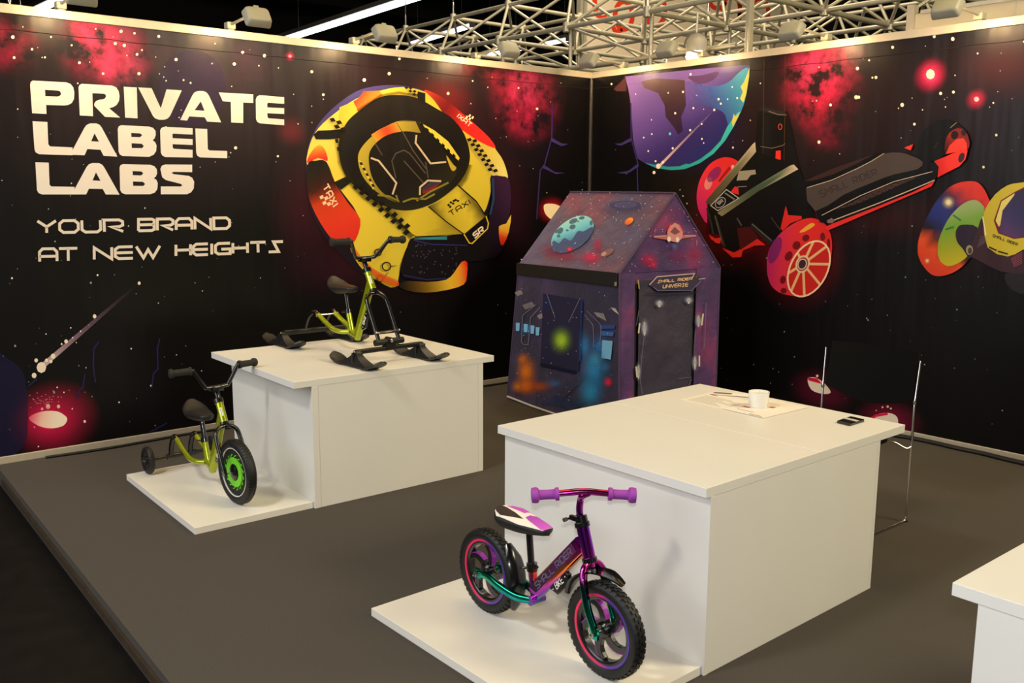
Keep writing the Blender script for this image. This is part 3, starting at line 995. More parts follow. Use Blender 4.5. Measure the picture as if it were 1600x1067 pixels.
P.poly(sm([(278, 792), (300, 850), (340, 900), (400, 950), (470, 975), (475, 950), (420, 925), (360, 890), (310, 840)], 3), (214, 84, 34, 0.75))
P.build('printed_inflatable_tube', M_print, banL)

# ================================================================== right wall print
P = Print(toR, nR, gain=G)
for k in range(190):
    x, y = rnd.uniform(935, 1600), rnd.uniform(40, 700)
    q = toR(x, y)
    if not (0.06 < q.z < 2.43): continue
    t = min(1, max(0, (y - 120) / 300))
    c = mix((255, 226, 190), (110, 150, 150), t)
    r = rnd.choice((0.5, 0.6, 0.7, 0.8, 1.0, 1.3)) * (1.15 if y < 200 else 0.9)
    P.dot(x, y, r, r * 1.1, c)
P.up()
P.glow(1454, 118, 24, 26, (250, 60, 110), 1.0, 0.3); P.dot(1454, 116, 7, 8, (255, 214, 190))
P.glow(1526, 155, 11, 12, (250, 50, 90), 1.0, 0.3); P.dot(1526, 155, 4, 4, (255, 190, 190)); P.up()
for (x, y, r) in [(1338, 152, 3), (1342, 152, 2.4), (1410, 164, 3), (1470, 146, 2.4), (1490, 144, 2.2), (1340, 107, 2.6), (1369, 121, 2.4), (1280, 222, 2.5), (1429, 194, 2.2), (1489, 61, 2.8), (1460, 57, 2.4), (1395, 74, 2.4), (1298, 164, 2.2), (1557, 211, 2), (1537, 261, 2)]:
    P.dot(x, y, r, r * 1.1, (255, 228, 200))
P.up()
# planet half behind the corner
P.crop(960, 90, 5.079)
arcp = [(240, 835), (330, 875), (450, 893), (560, 885), (680, 838), (790, 762), (880, 660), (950, 545), (1010, 420), (1050, 285), (1072, 150), (1076, 62)]
P.glow(600, 600, 560, 380, (54, 36, 96), 0.8, 0.5)
P.poly(arcp + [(1000, 62), (700, 88), (400, 118), (86, 150), (112, 250), (128, 345), (140, 480), (150, 650), (185, 800)],
       glin((250, 150), (760, 780), [(0, (112, 84, 150)), (0.4, (88, 66, 136)), (0.75, (46, 36, 96)), (1, (34, 40, 100))]))
P.poly(sm([(560, 190), (760, 230), (900, 200), (1000, 110), (1066, 90), (1050, 285), (1010, 420), (930, 560), (900, 520), (860, 430), (700, 380), (600, 420)], 3), glin((560, 400), (1040, 250), [(0, (70, 62, 136, 0.0)), (0.5, (60, 90, 160, 0.7)), (1, (62, 156, 180, 1))]))
P.poly(arcp[:9] + [(975, 440), (900, 545), (845, 660), (770, 740), (690, 800), (655, 820), (600, 845), (570, 842), (520, 862), (430, 866), (330, 850)], glin((240, 840), (1000, 430), [(0, (40, 140, 140)), (0.6, (50, 170, 160)), (1, (60, 180, 180))]))
P.poly([(1076, 70), (1072, 150), (1050, 285), (1026, 360), (1000, 325), (1022, 272), (1004, 232), (1030, 196), (1062, 120)], (212, 200, 96))
P.poly([(1000, 432), (985, 470), (942, 552), (934, 512), (950, 445), (962, 470)], (200, 190, 90))
P.poly([(215, 190), (330, 165), (470, 172), (560, 180), (572, 380), (532, 470), (546, 580), (510, 612), (480, 560), (410, 470), (402, 380), (350, 282), (240, 240)], glin((230, 190), (510, 600), [(0, (96, 66, 74)), (0.5, (56, 36, 44)), (1, (42, 26, 56))]))
P.poly(sm([(590, 150), (700, 140), (830, 110), (790, 175), (690, 210), (620, 185)], 3), (66, 44, 84))
P.poly([(338, 868), (352, 884), (800, 414), (796, 408)], glin((340, 870), (800, 410), [(0, (235, 190, 170, 1)), (0.4, (180, 140, 160, 0.8)), (1, (130, 120, 170, 0.1))]), grid=30)
for (x, y, r) in [(352, 862, 22), (318, 912, 14), (388, 830, 12), (466, 720, 10), (605, 576, 10), (796, 415, 10), (830, 330, 10), (848, 366, 9), (630, 401, 9), (486, 442, 9), (548, 272, 9), (430, 280, 7), (444, 605, 12), (300, 607, 8), (236, 635, 7), (298, 494, 6), (698, 645, 8), (697, 527, 7), (978, 322, 9), (938, 234, 7), (902, 330, 6), (608, 132, 9), (272, 742, 8), (330, 822, 9), (712, 678, 6), (944, 714, 9), (1162, 205, 7), (172, 290, 5), (712, 410, 4), (656, 300, 4)]:
    P.dot(x, y, r * 0.85, r, (250, 224, 200) if x != 444 else (110, 190, 210))
P.up()
P.crop(830, 100, 4.447)
P.stroke([(697, 272), (698, 515), (747, 700), (740, 720), (748, 1000)], 8, (*cc, 0.8))
P.poly([(698, 512), (630, 550), (578, 554), (628, 568), (706, 532)], cc)
P.poly([(748, 690), (680, 742), (600, 756), (670, 764), (752, 712)], cc)
P.poly([(575, 175), (660, 90), (668, 190), (600, 190)], (62, 34, 36))
P.crop(0, 0, 1)
for x, y0, y1 in ((1195, 90, 250), (1228, 90, 250)):
    P.stroke([(x, y0), (x - 2, y1)], 1.2, (92, 62, 44, 0.5), up=False)
P.up()
# half-hidden glowing planets low on the wall
for (pts, c0) in ((sm([(1263, 591), (1276, 590), (1290, 600), (1299, 613), (1285, 615), (1268, 608)], 3), 0), (sm([(1350, 660), (1375, 646), (1395, 646), (1404, 655), (1398, 670), (1360, 676)], 3), 0), (sm([(851, 324), (862, 318), (874, 324), (880, 330), (866, 345), (853, 338)], 3), 1)):
    if c0: continue
    P.poly(pts, (232, 214, 190))
P.poly([(1263, 589), (1278, 591), (1286, 600), (1264, 594)], (206, 24, 60)); P.stroke([(1352, 660), (1370, 649), (1388, 646)], 4, (214, 30, 70))
for (x, y, r) in ((1278, 587, 2.2), (1380, 636, 1.6), (1388, 635, 2), (1393, 638, 1.6), (1370, 641, 1)):
    P.dot(x, y, r, r, (240, 190, 170))
P.up()
P.build('printed_planet_and_stars', M_print, banR)

Q = Print(toL, nL, lift=0.0032, gain=G)
Q.glow(862, 328, 26, 24, (230, 30, 50), 0.9, 0.4)
Q.poly(sm([(849, 322), (856, 318), (870, 320), (880, 328), (868, 345), (853, 336)], 3), (250, 222, 180))
Q.build('printed_glowing_planet', M_print, banL)

# ---- red three-wheeled scooter artwork
P = Print(toR, nR, (1080, 220, 4.104), lift=0.0034, gain=1.15)
SR_, DK = (222, 40, 38), (9, 9, 9)
P.glow(300, 560, 420, 330, (120, 12, 16), 0.6, 0.5)
P.glow(700, 740, 330, 380, (190, 20, 40), 0.55, 0.55)
P.poly(sm([(38, 340), (60, 245), (115, 155), (185, 112), (240, 106), (292, 124), (322, 160), (300, 225), (200, 335), (110, 405), (104, 525), (70, 485), (44, 425)], 3), glin((60, 420), (300, 140), [(0, (200, 34, 96)), (0.45, (226, 46, 60)), (1, (214, 40, 36))]))
P.poly(ell(112, 272, 24, 42, 15), (238, 140, 130, 0.8)); P.poly(ell(150, 215, 60, 30, -50), (130, 40, 110, 0.6))
P.stroke([(180, 260), (250, 170)], 14, (150, 24, 20)); P.poly(ell(270, 170, 10, 16), (250, 170, 160))
# stem and head
P.poly([(412, 40), (424, -60), (430, -190), (620, -190), (650, -60), (700, 200), (640, 260), (420, 250)], glin((420, 0), (640, 0), [(0, (9, 8, 8)), (0.3, (20, 18, 17)), (0.5, (9, 8, 8)), (1, (14, 10, 9))]))
P.poly([(430, -200), (470, -215), (600, -185), (620, -160), (520, -170)], (38, 34, 32)); P.stroke([(500, -190), (560, -168), (615, -165)], 6, (110, 92, 84))
P.poly([(546, 65), (577, 62), (578, 120), (543, 126)], (232, 50, 40)); P.stroke(ell(574, -90, 11, 18), 5, (190, 70, 50), True)
P.stroke([(450, 36), (520, 48), (590, 30), (606, 16)], 4, (120, 100, 84))
P.poly([(105, 392), (400, 60), (700, 170), (800, 500), (852, 535), (700, 640), (520, 665), (400, 560), (310, 640), (310, 690), (240, 710), (190, 600), (120, 590)], DK)
P.poly([(95, 396), (110, 370), (398, 22), (414, 8), (420, 70), (130, 412)], glin((100, 400), (414, 20), [(0, (72, 62, 42)), (0.7, (112, 106, 72)), (1, (200, 180, 150))]))
P.poly([(172, 462), (400, 300), (640, 158), (662, 152), (690, 182), (440, 320), (200, 484)], glin((170, 470), (690, 165), [(0, (138, 126, 90)), (0.4, (70, 78, 60)), (0.8, (60, 92, 62)), (0.95, (190, 170, 140)), (1, (230, 200, 170))]))
P.poly([(310, 195), (415, 185), (420, 214), (386, 220), (362, 252), (295, 255)], (150, 140, 116))
P.poly([(255, 330), (285, 292), (306, 300), (310, 345)], (216, 40, 36)); P.stroke([(300, 295), (360, 292)], 4, (140, 130, 120))
P.stroke([(130, 415), (230, 312), (310, 368), (176, 448)], 6, (170, 166, 156), True)
P.stroke(ell(192, 396, 38, 26, -45), 5, (150, 146, 138), True); P.text('sR', (182, 410), (212, 388), (172, 396), (200, 376), 6, (150, 146, 138))
P.stroke([(222, 335), (282, 375)], 9, (120, 116, 108))
for pts in ([(118, 600), (160, 625), (196, 620), (192, 658), (165, 656), (130, 626)], [(204, 686), (280, 716), (330, 690), (430, 628), (482, 668), (410, 672), (336, 704), (326, 745), (270, 748)], [(578, 560), (612, 416), (628, 476), (712, 482), (716, 500), (640, 530), (592, 578)]):
    P.poly(pts, (214, 40, 34), up=False)
P.up()
P.poly([(300, 560), (380, 550), (440, 620), (320, 700)], (70, 16, 14))
P.stroke([(108, 430), (150, 600)], 14, (40, 40, 36)); P.stroke([(160, 480), (220, 680)], 18, (38, 38, 34)); P.stroke([(158, 478), (206, 660)], 5, (92, 88, 80))
P.stroke([(300, 495), (330, 545)], 10, (74, 66, 62)); P.stroke([(392, 538), (525, 655)], 34, (34, 32, 32)); P.stroke([(395, 532), (522, 640)], 8, (92, 82, 80)); P.stroke([(520, 490), (580, 575)], 8, (56, 48, 48))
# front wheel
P.poly(sm([(492, 830), (500, 720), (542, 636), (622, 556), (720, 504), (800, 498), (872, 540), (906, 622), (908, 720), (882, 822), (832, 902), (772, 962), (708, 996), (640, 990), (568, 970), (516, 920)], 3), glin((500, 720), (900, 760), [(0, (186, 40, 100)), (0.25, (214, 44, 70)), (0.5, (220, 44, 40)), (1, (214, 38, 34))]))
P.poly(ell(545, 700, 34, 90, 20), (120, 40, 120, 0.6)); P.poly(sm([(700, 585), (770, 530), (800, 540), (740, 580)], 3), (240, 170, 60, 0.9))
for (x, y, a, bb, ro) in ((742, 622, 24, 20, -30), (682, 670, 24, 28, 30), (632, 738, 22, 32, 30), (595, 890, 18, 26, 10), (600, 960, 20, 18, 0), (850, 614, 16, 26, 0), (888, 660, 10, 34, 0)):
    P.poly(ell(x, y, a, bb, ro), (112, 18, 22), up=False)
P.up()
ring = ell(762, 820, 118, 190, 27)
P.poly(ring, (196, 34, 30))
for i in range(8):
    a = 2 * PI * i / 8 + 0.3
    e_ = ell(762, 820, 118, 190, 27, 40)[int((i + 0.4) * 5) % 40]
    P.stroke([(725, 788), e_], 16, (226, 176, 120), up=False)
P.up()
P.stroke(ring, 11, (240, 200, 160), True)
P.poly(ell(722, 790, 44, 58, 20), (226, 190, 150)); P.poly(ell(722, 790, 34, 46, 20), (170, 60, 50)); P.poly(ell(720, 790, 22, 28, 20), (60, 40, 44)); P.stroke(ell(720, 790, 26, 33, 20), 6, (214, 190, 170), True)
# deck
P.crop(1180, 150, 4.571)
P.poly([(345, 600), (620, 500), (860, 410), (1060, 400), (1200, 440), (1320, 490), (1300, 590), (900, 790), (560, 920), (470, 900), (400, 700)], DK)
P.poly([(360, 605), (560, 520), (860, 414), (830, 432), (700, 500), (560, 562), (420, 606)], (56, 34, 32))
P.poly(sm([(372, 660), (560, 608), (740, 522), (840, 470), (922, 412), (1050, 405), (1130, 430), (1205, 470), (1170, 522), (1000, 560), (840, 620), (640, 706), (440, 822)], 2), (74, 62, 58))
P.text('sMALL RIDER', (480, 725), (880, 560), (465, 680), (868, 520), 7, (52, 42, 42))
P.poly(sm([(575, 812), (700, 760), (900, 660), (1180, 572), (1050, 632), (760, 762)], 2), (66, 46, 44))
for k in range(22):
    t = k / 21
    P.poly(ell(620 + 480 * t, 800 - 205 * t + (k % 2) * 14, 7, 5, -25), (26, 20, 20), up=False)
P.up()
for ln, w in (([(380, 655), (560, 600), (740, 518), (840, 466), (930, 410)], 5), ([(485, 852), (760, 712), (1000, 612), (1275, 540)], 5), ([(575, 885), (900, 762), (1150, 660), (1292, 600)], 7)):
    P.stroke(ln, w, (196, 172, 148), up=False)
P.up()
P.poly([(508, 936), (560, 912), (900, 782), (1150, 680), (1292, 606), (1270, 645), (900, 802), (524, 962)], (224, 44, 40))
P.poly([(520, 890), (556, 870), (580, 890), (560, 908), (530, 908)], (120, 100, 96))
P.poly(sm([(1168, 340), (1200, 262), (1280, 192), (1380, 168), (1480, 218), (1532, 290), (1532, 372), (1400, 405), (1290, 462), (1200, 445)], 3), (11, 10, 8))
P.poly(sm([(1365, 400), (1380, 290), (1440, 235), (1500, 240), (1535, 300), (1532, 380), (1450, 400)], 3), glin((1370, 400), (1530, 260), [(0, (60, 14, 10)), (0.5, (150, 34, 26)), (1, (110, 24, 20))]))
P.poly(ell(1435, 280, 26, 30, 20), (36, 12, 10)); P.poly(ell(1500, 262, 18, 22), (40, 12, 10))
P.poly([(1372, 415), (1400, 352), (1450, 308), (1500, 302), (1522, 340), (1524, 385)], (232, 60, 46))
P.poly([(1288, 466), (1400, 420), (1512, 370), (1528, 392), (1514, 450), (1470, 502), (1312, 582), (1322, 505)], glin((1300, 480), (1500, 460), [(0, (206, 36, 36)), (0.5, (240, 54, 44)), (1, (234, 50, 42))]))
P.poly(ell(1484, 440, 20, 36, 20), (60, 30, 40)); P.poly([(1075, 370), (1140, 344), (1122, 390)], (228, 54, 40)); P.stroke([(1405, 228), (1450, 190)], 4, (170, 150, 120))
P.stroke([(1290, 375), (1315, 330)], 4, (60, 54, 46))
# second toy with rainbow wheel at the right edge
P.crop(1420, 260, 5.083)
P.glow(640, 500, 620, 480, (60, 20, 30), 0.5, 0.4)
P.poly(sm([(84, 660), (94, 570), (150, 420), (230, 280), (330, 170), (430, 125), (540, 120), (600, 165), (645, 250), (660, 320), (620, 500), (500, 720), (400, 822), (290, 866), (200, 860), (130, 792), (94, 720)], 3),
       glin((640, 180), (180, 800), [(0, (216, 50, 40)), (0.18, (214, 54, 42)), (0.3, (60, 40, 80)), (0.42, (44, 54, 124)), (0.58, (40, 46, 110)), (0.7, (28, 24, 22)), (0.8, (222, 80, 36)), (1, (214, 60, 36))]))
P.glow(328, 285, 62, 62, (250, 220, 170), 1, 0.3); P.glow(160, 748, 30, 30, (250, 190, 140), 1, 0.3)
P.poly(sm([(244, 660), (255, 572), (320, 430), (400, 332), (480, 277), (550, 268), (602, 310), (614, 350), (590, 480), (500, 680), (430, 752), (340, 790), (282, 770), (250, 720)], 3),
       glin((330, 360), (430, 760), [(0, (150, 170, 110)), (0.3, (110, 160, 50)), (0.6, (150, 160, 40)), (1, (196, 176, 34))]))
P.stroke([(365, 385), (428, 430)], 14, (50, 120, 60)); P.stroke([(305, 500), (372, 480)], 16, (60, 120, 50))
P.poly(sm([(385, 540), (398, 490), (440, 462), (560, 485), (570, 650), (500, 725), (440, 650), (400, 602)], 3), (42, 32, 46))
P.poly(sm([(560, 500), (600, 400), (630, 560), (680, 660), (800, 716), (915, 670), (1080, 640), (1080, 830), (900, 850), (740, 830), (560, 740), (500, 690)], 2), (58, 34, 44))
P.poly(ell(496, 662, 28, 38), (160, 140, 110)); P.poly(ell(500, 668, 16, 26), (70, 60, 54))
P.poly(sm([(608, 430), (622, 340), (700, 222), (800, 150), (880, 132), (1000, 120), (1080, 140), (1080, 600), (920, 660), (800, 714), (640, 642)], 2), glin((620, 400), (950, 500), [(0, (196, 176, 50)), (1, (210, 186, 44))]))
P.poly([(598, 400), (606, 395), (632, 540), (622, 556)], (236, 222, 170))
P.poly(sm([(690, 430), (745, 270), (860, 200), (960, 150), (1080, 150), (1080, 545), (850, 575), (725, 530)], 1), (112, 28, 40))
P.poly(sm([(704, 430), (752, 278), (856, 212), (830, 330), (730, 480)], 1), (226, 206, 110))
P.poly([(760, 350), (870, 205), (960, 160), (1080, 160), (1080, 536), (846, 564), (732, 522)], glin((760, 520), (950, 220), [(0, (88, 56, 100)), (0.5, (52, 46, 92)), (1, (48, 40, 72))]))
P.text('sMALL RIDER', (680, 556), (876, 628), (686, 538), (882, 610), 5, (60, 50, 20))
P.stroke([(652, 638), (712, 666)], 12, (44, 34, 24)); P.stroke([(724, 672), (802, 694)], 12, (44, 34, 24))
for k in range(7):
    P.stroke([(560 + k * 4, 640 - k * 14), (622, 600 - k * 8)], 3, (120, 96, 110), up=False)
    P.stroke([(826 + k * 4, 735 + k * 10), (915, 680 + k * 14)], 4, (160, 80, 96), up=False)
P.up()
P.poly(sm([(780, 850), (900, 850), (1080, 840), (1080, 1000), (900, 1010), (800, 940)], 2), (34, 32, 34))
P.build('printed_scooter', M_print, banR)


# ================================================================== COUNTERS
def frame2d(a, nx, ny):
    ex = Vector((math.cos(a), math.sin(a), 0)); ey = Vector((-math.sin(a), math.cos(a), 0))
    return ex, ey, (lambda u, v, z: Vector((nx, ny, 0)) + ex * u + ey * v + Vector((0, 0, z)))


def slab(Bf, ex, ey, u0, u1, v0, v1, z0, z1):
    return MB().obox((Bf(u0, v0, z0) + Bf(u1, v1, z1)) / 2, ex * (u1 - u0) / 2, ey * (v1 - v0) / 2, (0, 0, (z1 - z0) / 2))


def counter(name, label, a, nx, ny, lx, ly, zt, th, bx, bl, bw, seam=None, post=0.03):
    ex, ey, B = frame2d(a, nx, ny)
    t = thing(name, B(lx / 2, ly / 2, 0), label, 'counter', 'white display counters')
    cuts = [0, lx] if seam is None else [0, seam, lx]
    for i in range(len(cuts) - 1):
        g0 = 0.0 if i == 0 else 0.0006
        slab(B, ex, ey, cuts[i] + g0, cuts[i + 1] - (0.0006 if i + 2 < len(cuts) else 0), 0, ly, zt - th, zt).build('counter_top', M_white, t, bevel=0.0015)
    zb = zt - th
    slab(B, ex, ey, bx, bx + post, 0.0, bw, 0, zb).build('side_panel', M_white, t, bevel=0.001)
    slab(B, ex, ey, bx + bl - post, bx + bl, 0.0015, bw, 0, zb).build('side_panel', M_white, t, bevel=0.001)
    slab(B, ex, ey, bx + post + 0.001, bx + bl - post - 0.001, 0.0015, 0.02, 0, zb).build('front_panel', M_white, t, bevel=0.001)
    slab(B, ex, ey, bx + post + 0.001, bx + bl - post - 0.001, bw - 0.02, bw - 0.0015, 0, zb).build('back_panel', M_white, t, bevel=0.001)
    return t


def board(name, label, a, nx, ny, u0, u1, v0, v1, th):
    ex, ey, B = frame2d(a, nx, ny)
    o = slab(B, ex, ey, u0, u1, v0, v1, 0, th).build(name, M_board, None, bevel=0.0015, loc=B((u0 + u1) / 2, (v0 + v1) / 2, 0))
    return tag(o, label, 'display board', 'low display boards')


counter('display_counter', 'white laminate counter by the left wall carrying the green ski bike', -0.0176, -3.6441, -1.7709, 1.186, 1.0313, 0.6393, 0.0335, 0.0922, 1.0204, 0.98, post=0.033)
board('display_board', 'low white board on the carpet under the green tricycle', -0.0176, -3.6441, -1.7709, 0.0922 - 0.5839, 0.0922 - 0.0008, 0.0143, 0.0143 + 1.0096, 0.032)
counter('display_counter', 'white laminate counter in the middle with papers, a candle and a seam across its top', 0.014, -3.3633, -3.9775, 1.2474, 1.0091, 0.6293, 0.0322, 0.0239, 1.0402, 0.9927, seam=0.64, post=0.02)
board('display_board', 'low white board on the carpet under the purple balance bike', 0.014, -3.3633, -3.9775, 0.0239 - 0.5874, 0.0239 - 0.0008, 0.0105, 0.0105 + 1.036, 0.0304)
counter('display_counter', 'white laminate counter cut off by the lower right edge of the photo', 0.0, -3.469, -5.85, 1.15, 1.066, 0.63, 0.032, 0.004, 1.05, 1.006)

# ================================================================== SMALL THINGS ON THE MIDDLE COUNTER
ZT = 0.6293


def sheet(label, px, z, extra):
    P4 = [onz(x, y, z) for x, y in px]
    c = sum(P4, Vector()) / 4
    c.z = z
    b = MB().prism(P4, (0, 0, 0.0012))
    o = tag(b.build('paper_sheet', M_paper, None, loc=c), label, 'paper', 'papers on the middle counter')
    for (u0, u1, v0, v1, m) in extra:
        q = lambda u, v: P4[0] * (1 - u) * (1 - v) + P4[1] * u * (1 - v) + P4[2] * u * v + P4[3] * (1 - u) * v + Vector((0, 0, 0.0014))
        MB().add([q(u0, v0), q(u1, v0), q(u1, v1), q(u0, v1)], [(0, 1, 2, 3)]).build('printed_line', m, o, fixn=False)
    return o


rows = [(0.12, 0.3, 0.82, 0.88, M_inkred)] + [(0.1, 0.9 - 0.12 * (i % 3), 0.08 + 0.085 * i, 0.10 + 0.085 * i, M_ink) for i in range(8)]
sheet('white printed sheet at the far left of the papers, lying flat', [(1064, 624.5), (1128, 638), (1172, 627), (1110, 613.5)], ZT + 0.0003, rows)
sheet('white printed sheet nearest the seam, under the candle', [(1128, 638.3), (1193.5, 653.3), (1263, 636.5), (1200, 623)], ZT + 0.0018, [(0.14, 0.3, 0.3, 0.36, M_inkred), (0.5, 0.62, 0.55, 0.63, M_inkred), (0.62, 0.9, 0.02, 0.05, M_ink), (0.2, 0.6, 0.14, 0.16, M_ink)])
sheet('white sheet with a dark strip of print near the back edge of the counter', [(1108, 615.5), (1172, 620.5), (1178, 616), (1116, 611.5)], ZT + 0.0036, [(0.05, 0.5, 0.3, 0.75, mat('dark_print', (120, 100, 84), 0.8, 0, 50, 0.05))])
# candle
cp = onz(1185, 635.5, ZT + 0.003)
cp.z = ZT + 0.0031
t = thing('candle', cp, 'small white candle in a frosted glass cup standing on the papers', 'candle')
MB().lathe([(0.036, 0), (0.039, 0.004), (0.0435, 0.066), (0.0405, 0.066), (0.038, 0.043), (0.0, 0.043)], cp, (0, 0, 1), 32).build('cup', M_porc, t, smooth=40)
MB().lathe([(0.0385, 0.044), (0.0385, 0.054), (0.0, 0.056)], cp, (0, 0, 1), 28).build('wax', M_wax, t, smooth=40)
MB().tube([cp + Vector((0, 0, 0.056)), cp + Vector((0.001, 0, 0.063)), cp + Vector((0.003, 0, 0.068))], 0.0013, 6).build('wick', M_wax, t)
# black case
C0, C1, C2, C3 = [onz(x, y, ZT) for x, y in ((1307.5, 661), (1329, 654), (1350.5, 659), (1328, 666))]
cc3 = (C0 + C1 + C2 + C3) / 4
t = thing('flat_case', cc3, 'small flat black case with a silver band near the counter corner by the chair', 'case')
MB().prism([C0, C1, C2, C3], (0, 0, 0.011)).build('case_body', M_black, t, bevel=0.002)
q0, q1 = C0.lerp(C1, 0.45), C0.lerp(C1, 0.62)
q2, q3 = C3.lerp(C2, 0.62), C3.lerp(C2, 0.45)
MB().prism([p + Vector((0, 0, 0.0111)) for p in (q0, q1, q2, q3)], (0, 0, 0.0014)).build('silver_band', mat('pale_silver_band', (206, 200, 186), 0.45, 0, 30, 0.04), t)

# ================================================================== CHAIR
CX, CY = -1.477, -3.675
t = thing('visitor_chair', (-1.73, -3.435, 0), 'chrome wire-frame chair with black fabric seat and back behind the middle counter', 'chair')
for y, yb in ((CY, -3.655), (CY + 0.475, -3.165)):
    path = [(-2.02, y, 0.40), (-2.03, y, 0.39), (-2.03, y, 0.03), (-2.02, y, 0.01), (-2.0, y, 0.006), (CX - 0.02, y, 0.006), (CX - 0.004, y, 0.012), (CX, y, 0.03), (CX, y, 0.575), (CX + 0.068, yb, 0.758)]
    MB().tube(path, 0.0058, 10).build('side_frame', M_chrome, t, smooth=50)
    s = 1 if y == CY else -1
    MB().tube(bez([(CX, y, 0.365), (CX - 0.03, y + s * 0.012, 0.360), (CX - 0.06, y + s * 0.055, 0.385), (CX - 0.1, y + s * 0.1, 0.392)]), 0.0045, 8).build('seat_bracket', M_chrome, t, smooth=50)
    MB().lathe([(0.0075, -0.008), (0.0085, 0), (0.0075, 0.008)], (CX, y, 0.575), (0, 0, 1), 12).build('joint', M_chrome, t, smooth=50)
    MB().lathe([(0.009, 0), (0.009, 0.006)], (CX, y, 0.0), (0, 0, 1), 10).build('glide', M_blackm, t)


def backrest(u, v):
    y = CY + 0.012 + (0.475 - 0.024) * u
    z0 = 0.585 - 0.055 * math.sin(PI * u)
    z = z0 + (0.795 - z0) * v
    x = CX + 0.068 * (z - 0.575) / 0.183 + 0.03 * math.sin(PI * u)
    return Vector((x, y + 0.02 * (z - 0.575) / 0.18, z))


b = MB().grid(backrest, 14, 8)
n0 = len(b.v)
b.v += [p + Vector((0.016, 0, -0.003)) for p in b.v[:n0]]
b.f += [tuple(i + n0 for i in f[::-1]) for f in b.f]
nu, nv = 14, 8
ringi = [i for i in range(nu + 1)] + [j * (nu + 1) + nu for j in range(1, nv + 1)] + [nv * (nu + 1) + i for i in range(nu - 1, -1, -1)] + [j * (nu + 1) for j in range(nv - 1, 0, -1)]
for i in range(len(ringi)):
    a, c = ringi[i], ringi[(i + 1) % len(ringi)]
    b.f.append((a, c, c + n0, a + n0))
b.build('backrest', M_fabric, t, smooth=50)
b = MB()
b.sweep([(-2.0, -3.435, 0.408), (-1.9, -3.435, 0.405), (-1.7, -3.435, 0.392), (-1.56, -3.435, 0.396)], [(x, y) for x, y in rounded_rect(0.165, 0.018, 0.016)])
b.build('seat', M_fabric, t, smooth=50)

# ================================================================== BALANCE BIKE (stands along -y)
BX, BZ = -3.622, 0.0304
A_IN = 0  # the whole bike stands upright


def bp(y, z, s=0.0):
    return Vector((BX + s, y, z))


bk = thing('balance_bike', (BX, -3.52, BZ), 'purple iridescent child balance bike with black wheels on a low white board', 'balance bike')
M_rim = mat('black_rim_plastic', (14, 14, 15), 0.25, 0, 40, 0.1, coat=0.5)
M_spokeside = mat('purple_spoke_edge', (150, 40, 160), 0.35, 0, 40, 0.06)


def knobby_tyre(c, heading, Ro=0.1525, w=0.024, n=96):
    """tyre with tread blocks standing proud; heading = forward direction, axis horizontal"""
    f = Vector(heading).normalized(); up = Vector((0, 0, 1)); ax = f.cross(up)
    prof = [(0.117, -0.017), (0.122, -0.022), (0.134, -0.0245), (0.143, -0.0225), (0.149, -0.016), (0.1505, -0.006), (0.1505, 0.006), (0.149, 0.016), (0.143, 0.0225), (0.134, 0.0245), (0.122, 0.022), (0.117, 0.017)]
    b = MB().lathe(prof + [prof[0]], c, ax, 72, caps=False)
    for k in range(44):
        for row in (-2, -1, 1, 2):
            a = 2 * PI * (k + (0.5 if row in (-1, 2) else 0)) / 44
            d = f * math.cos(a) + up * math.sin(a)
            tg = -f * math.sin(a) + up * math.cos(a)
            off = {1: 0.0055, 2: 0.0175}[abs(row)] * (1 if row > 0 else -1)
            rr = 0.1502 if abs(row) == 1 else 0.1468
            tilt = 0.0 if abs(row) == 1 else 0.75 * (1 if row > 0 else -1)
            dd = (d * math.cos(tilt) + ax * math.sin(tilt)).normalized()
            aa = (ax * math.cos(tilt) - d * math.sin(tilt)).normalized()
            b.obox(c + d * rr + ax * off, tg * 0.0062, aa * 0.0046, dd * 0.0032)
    return b


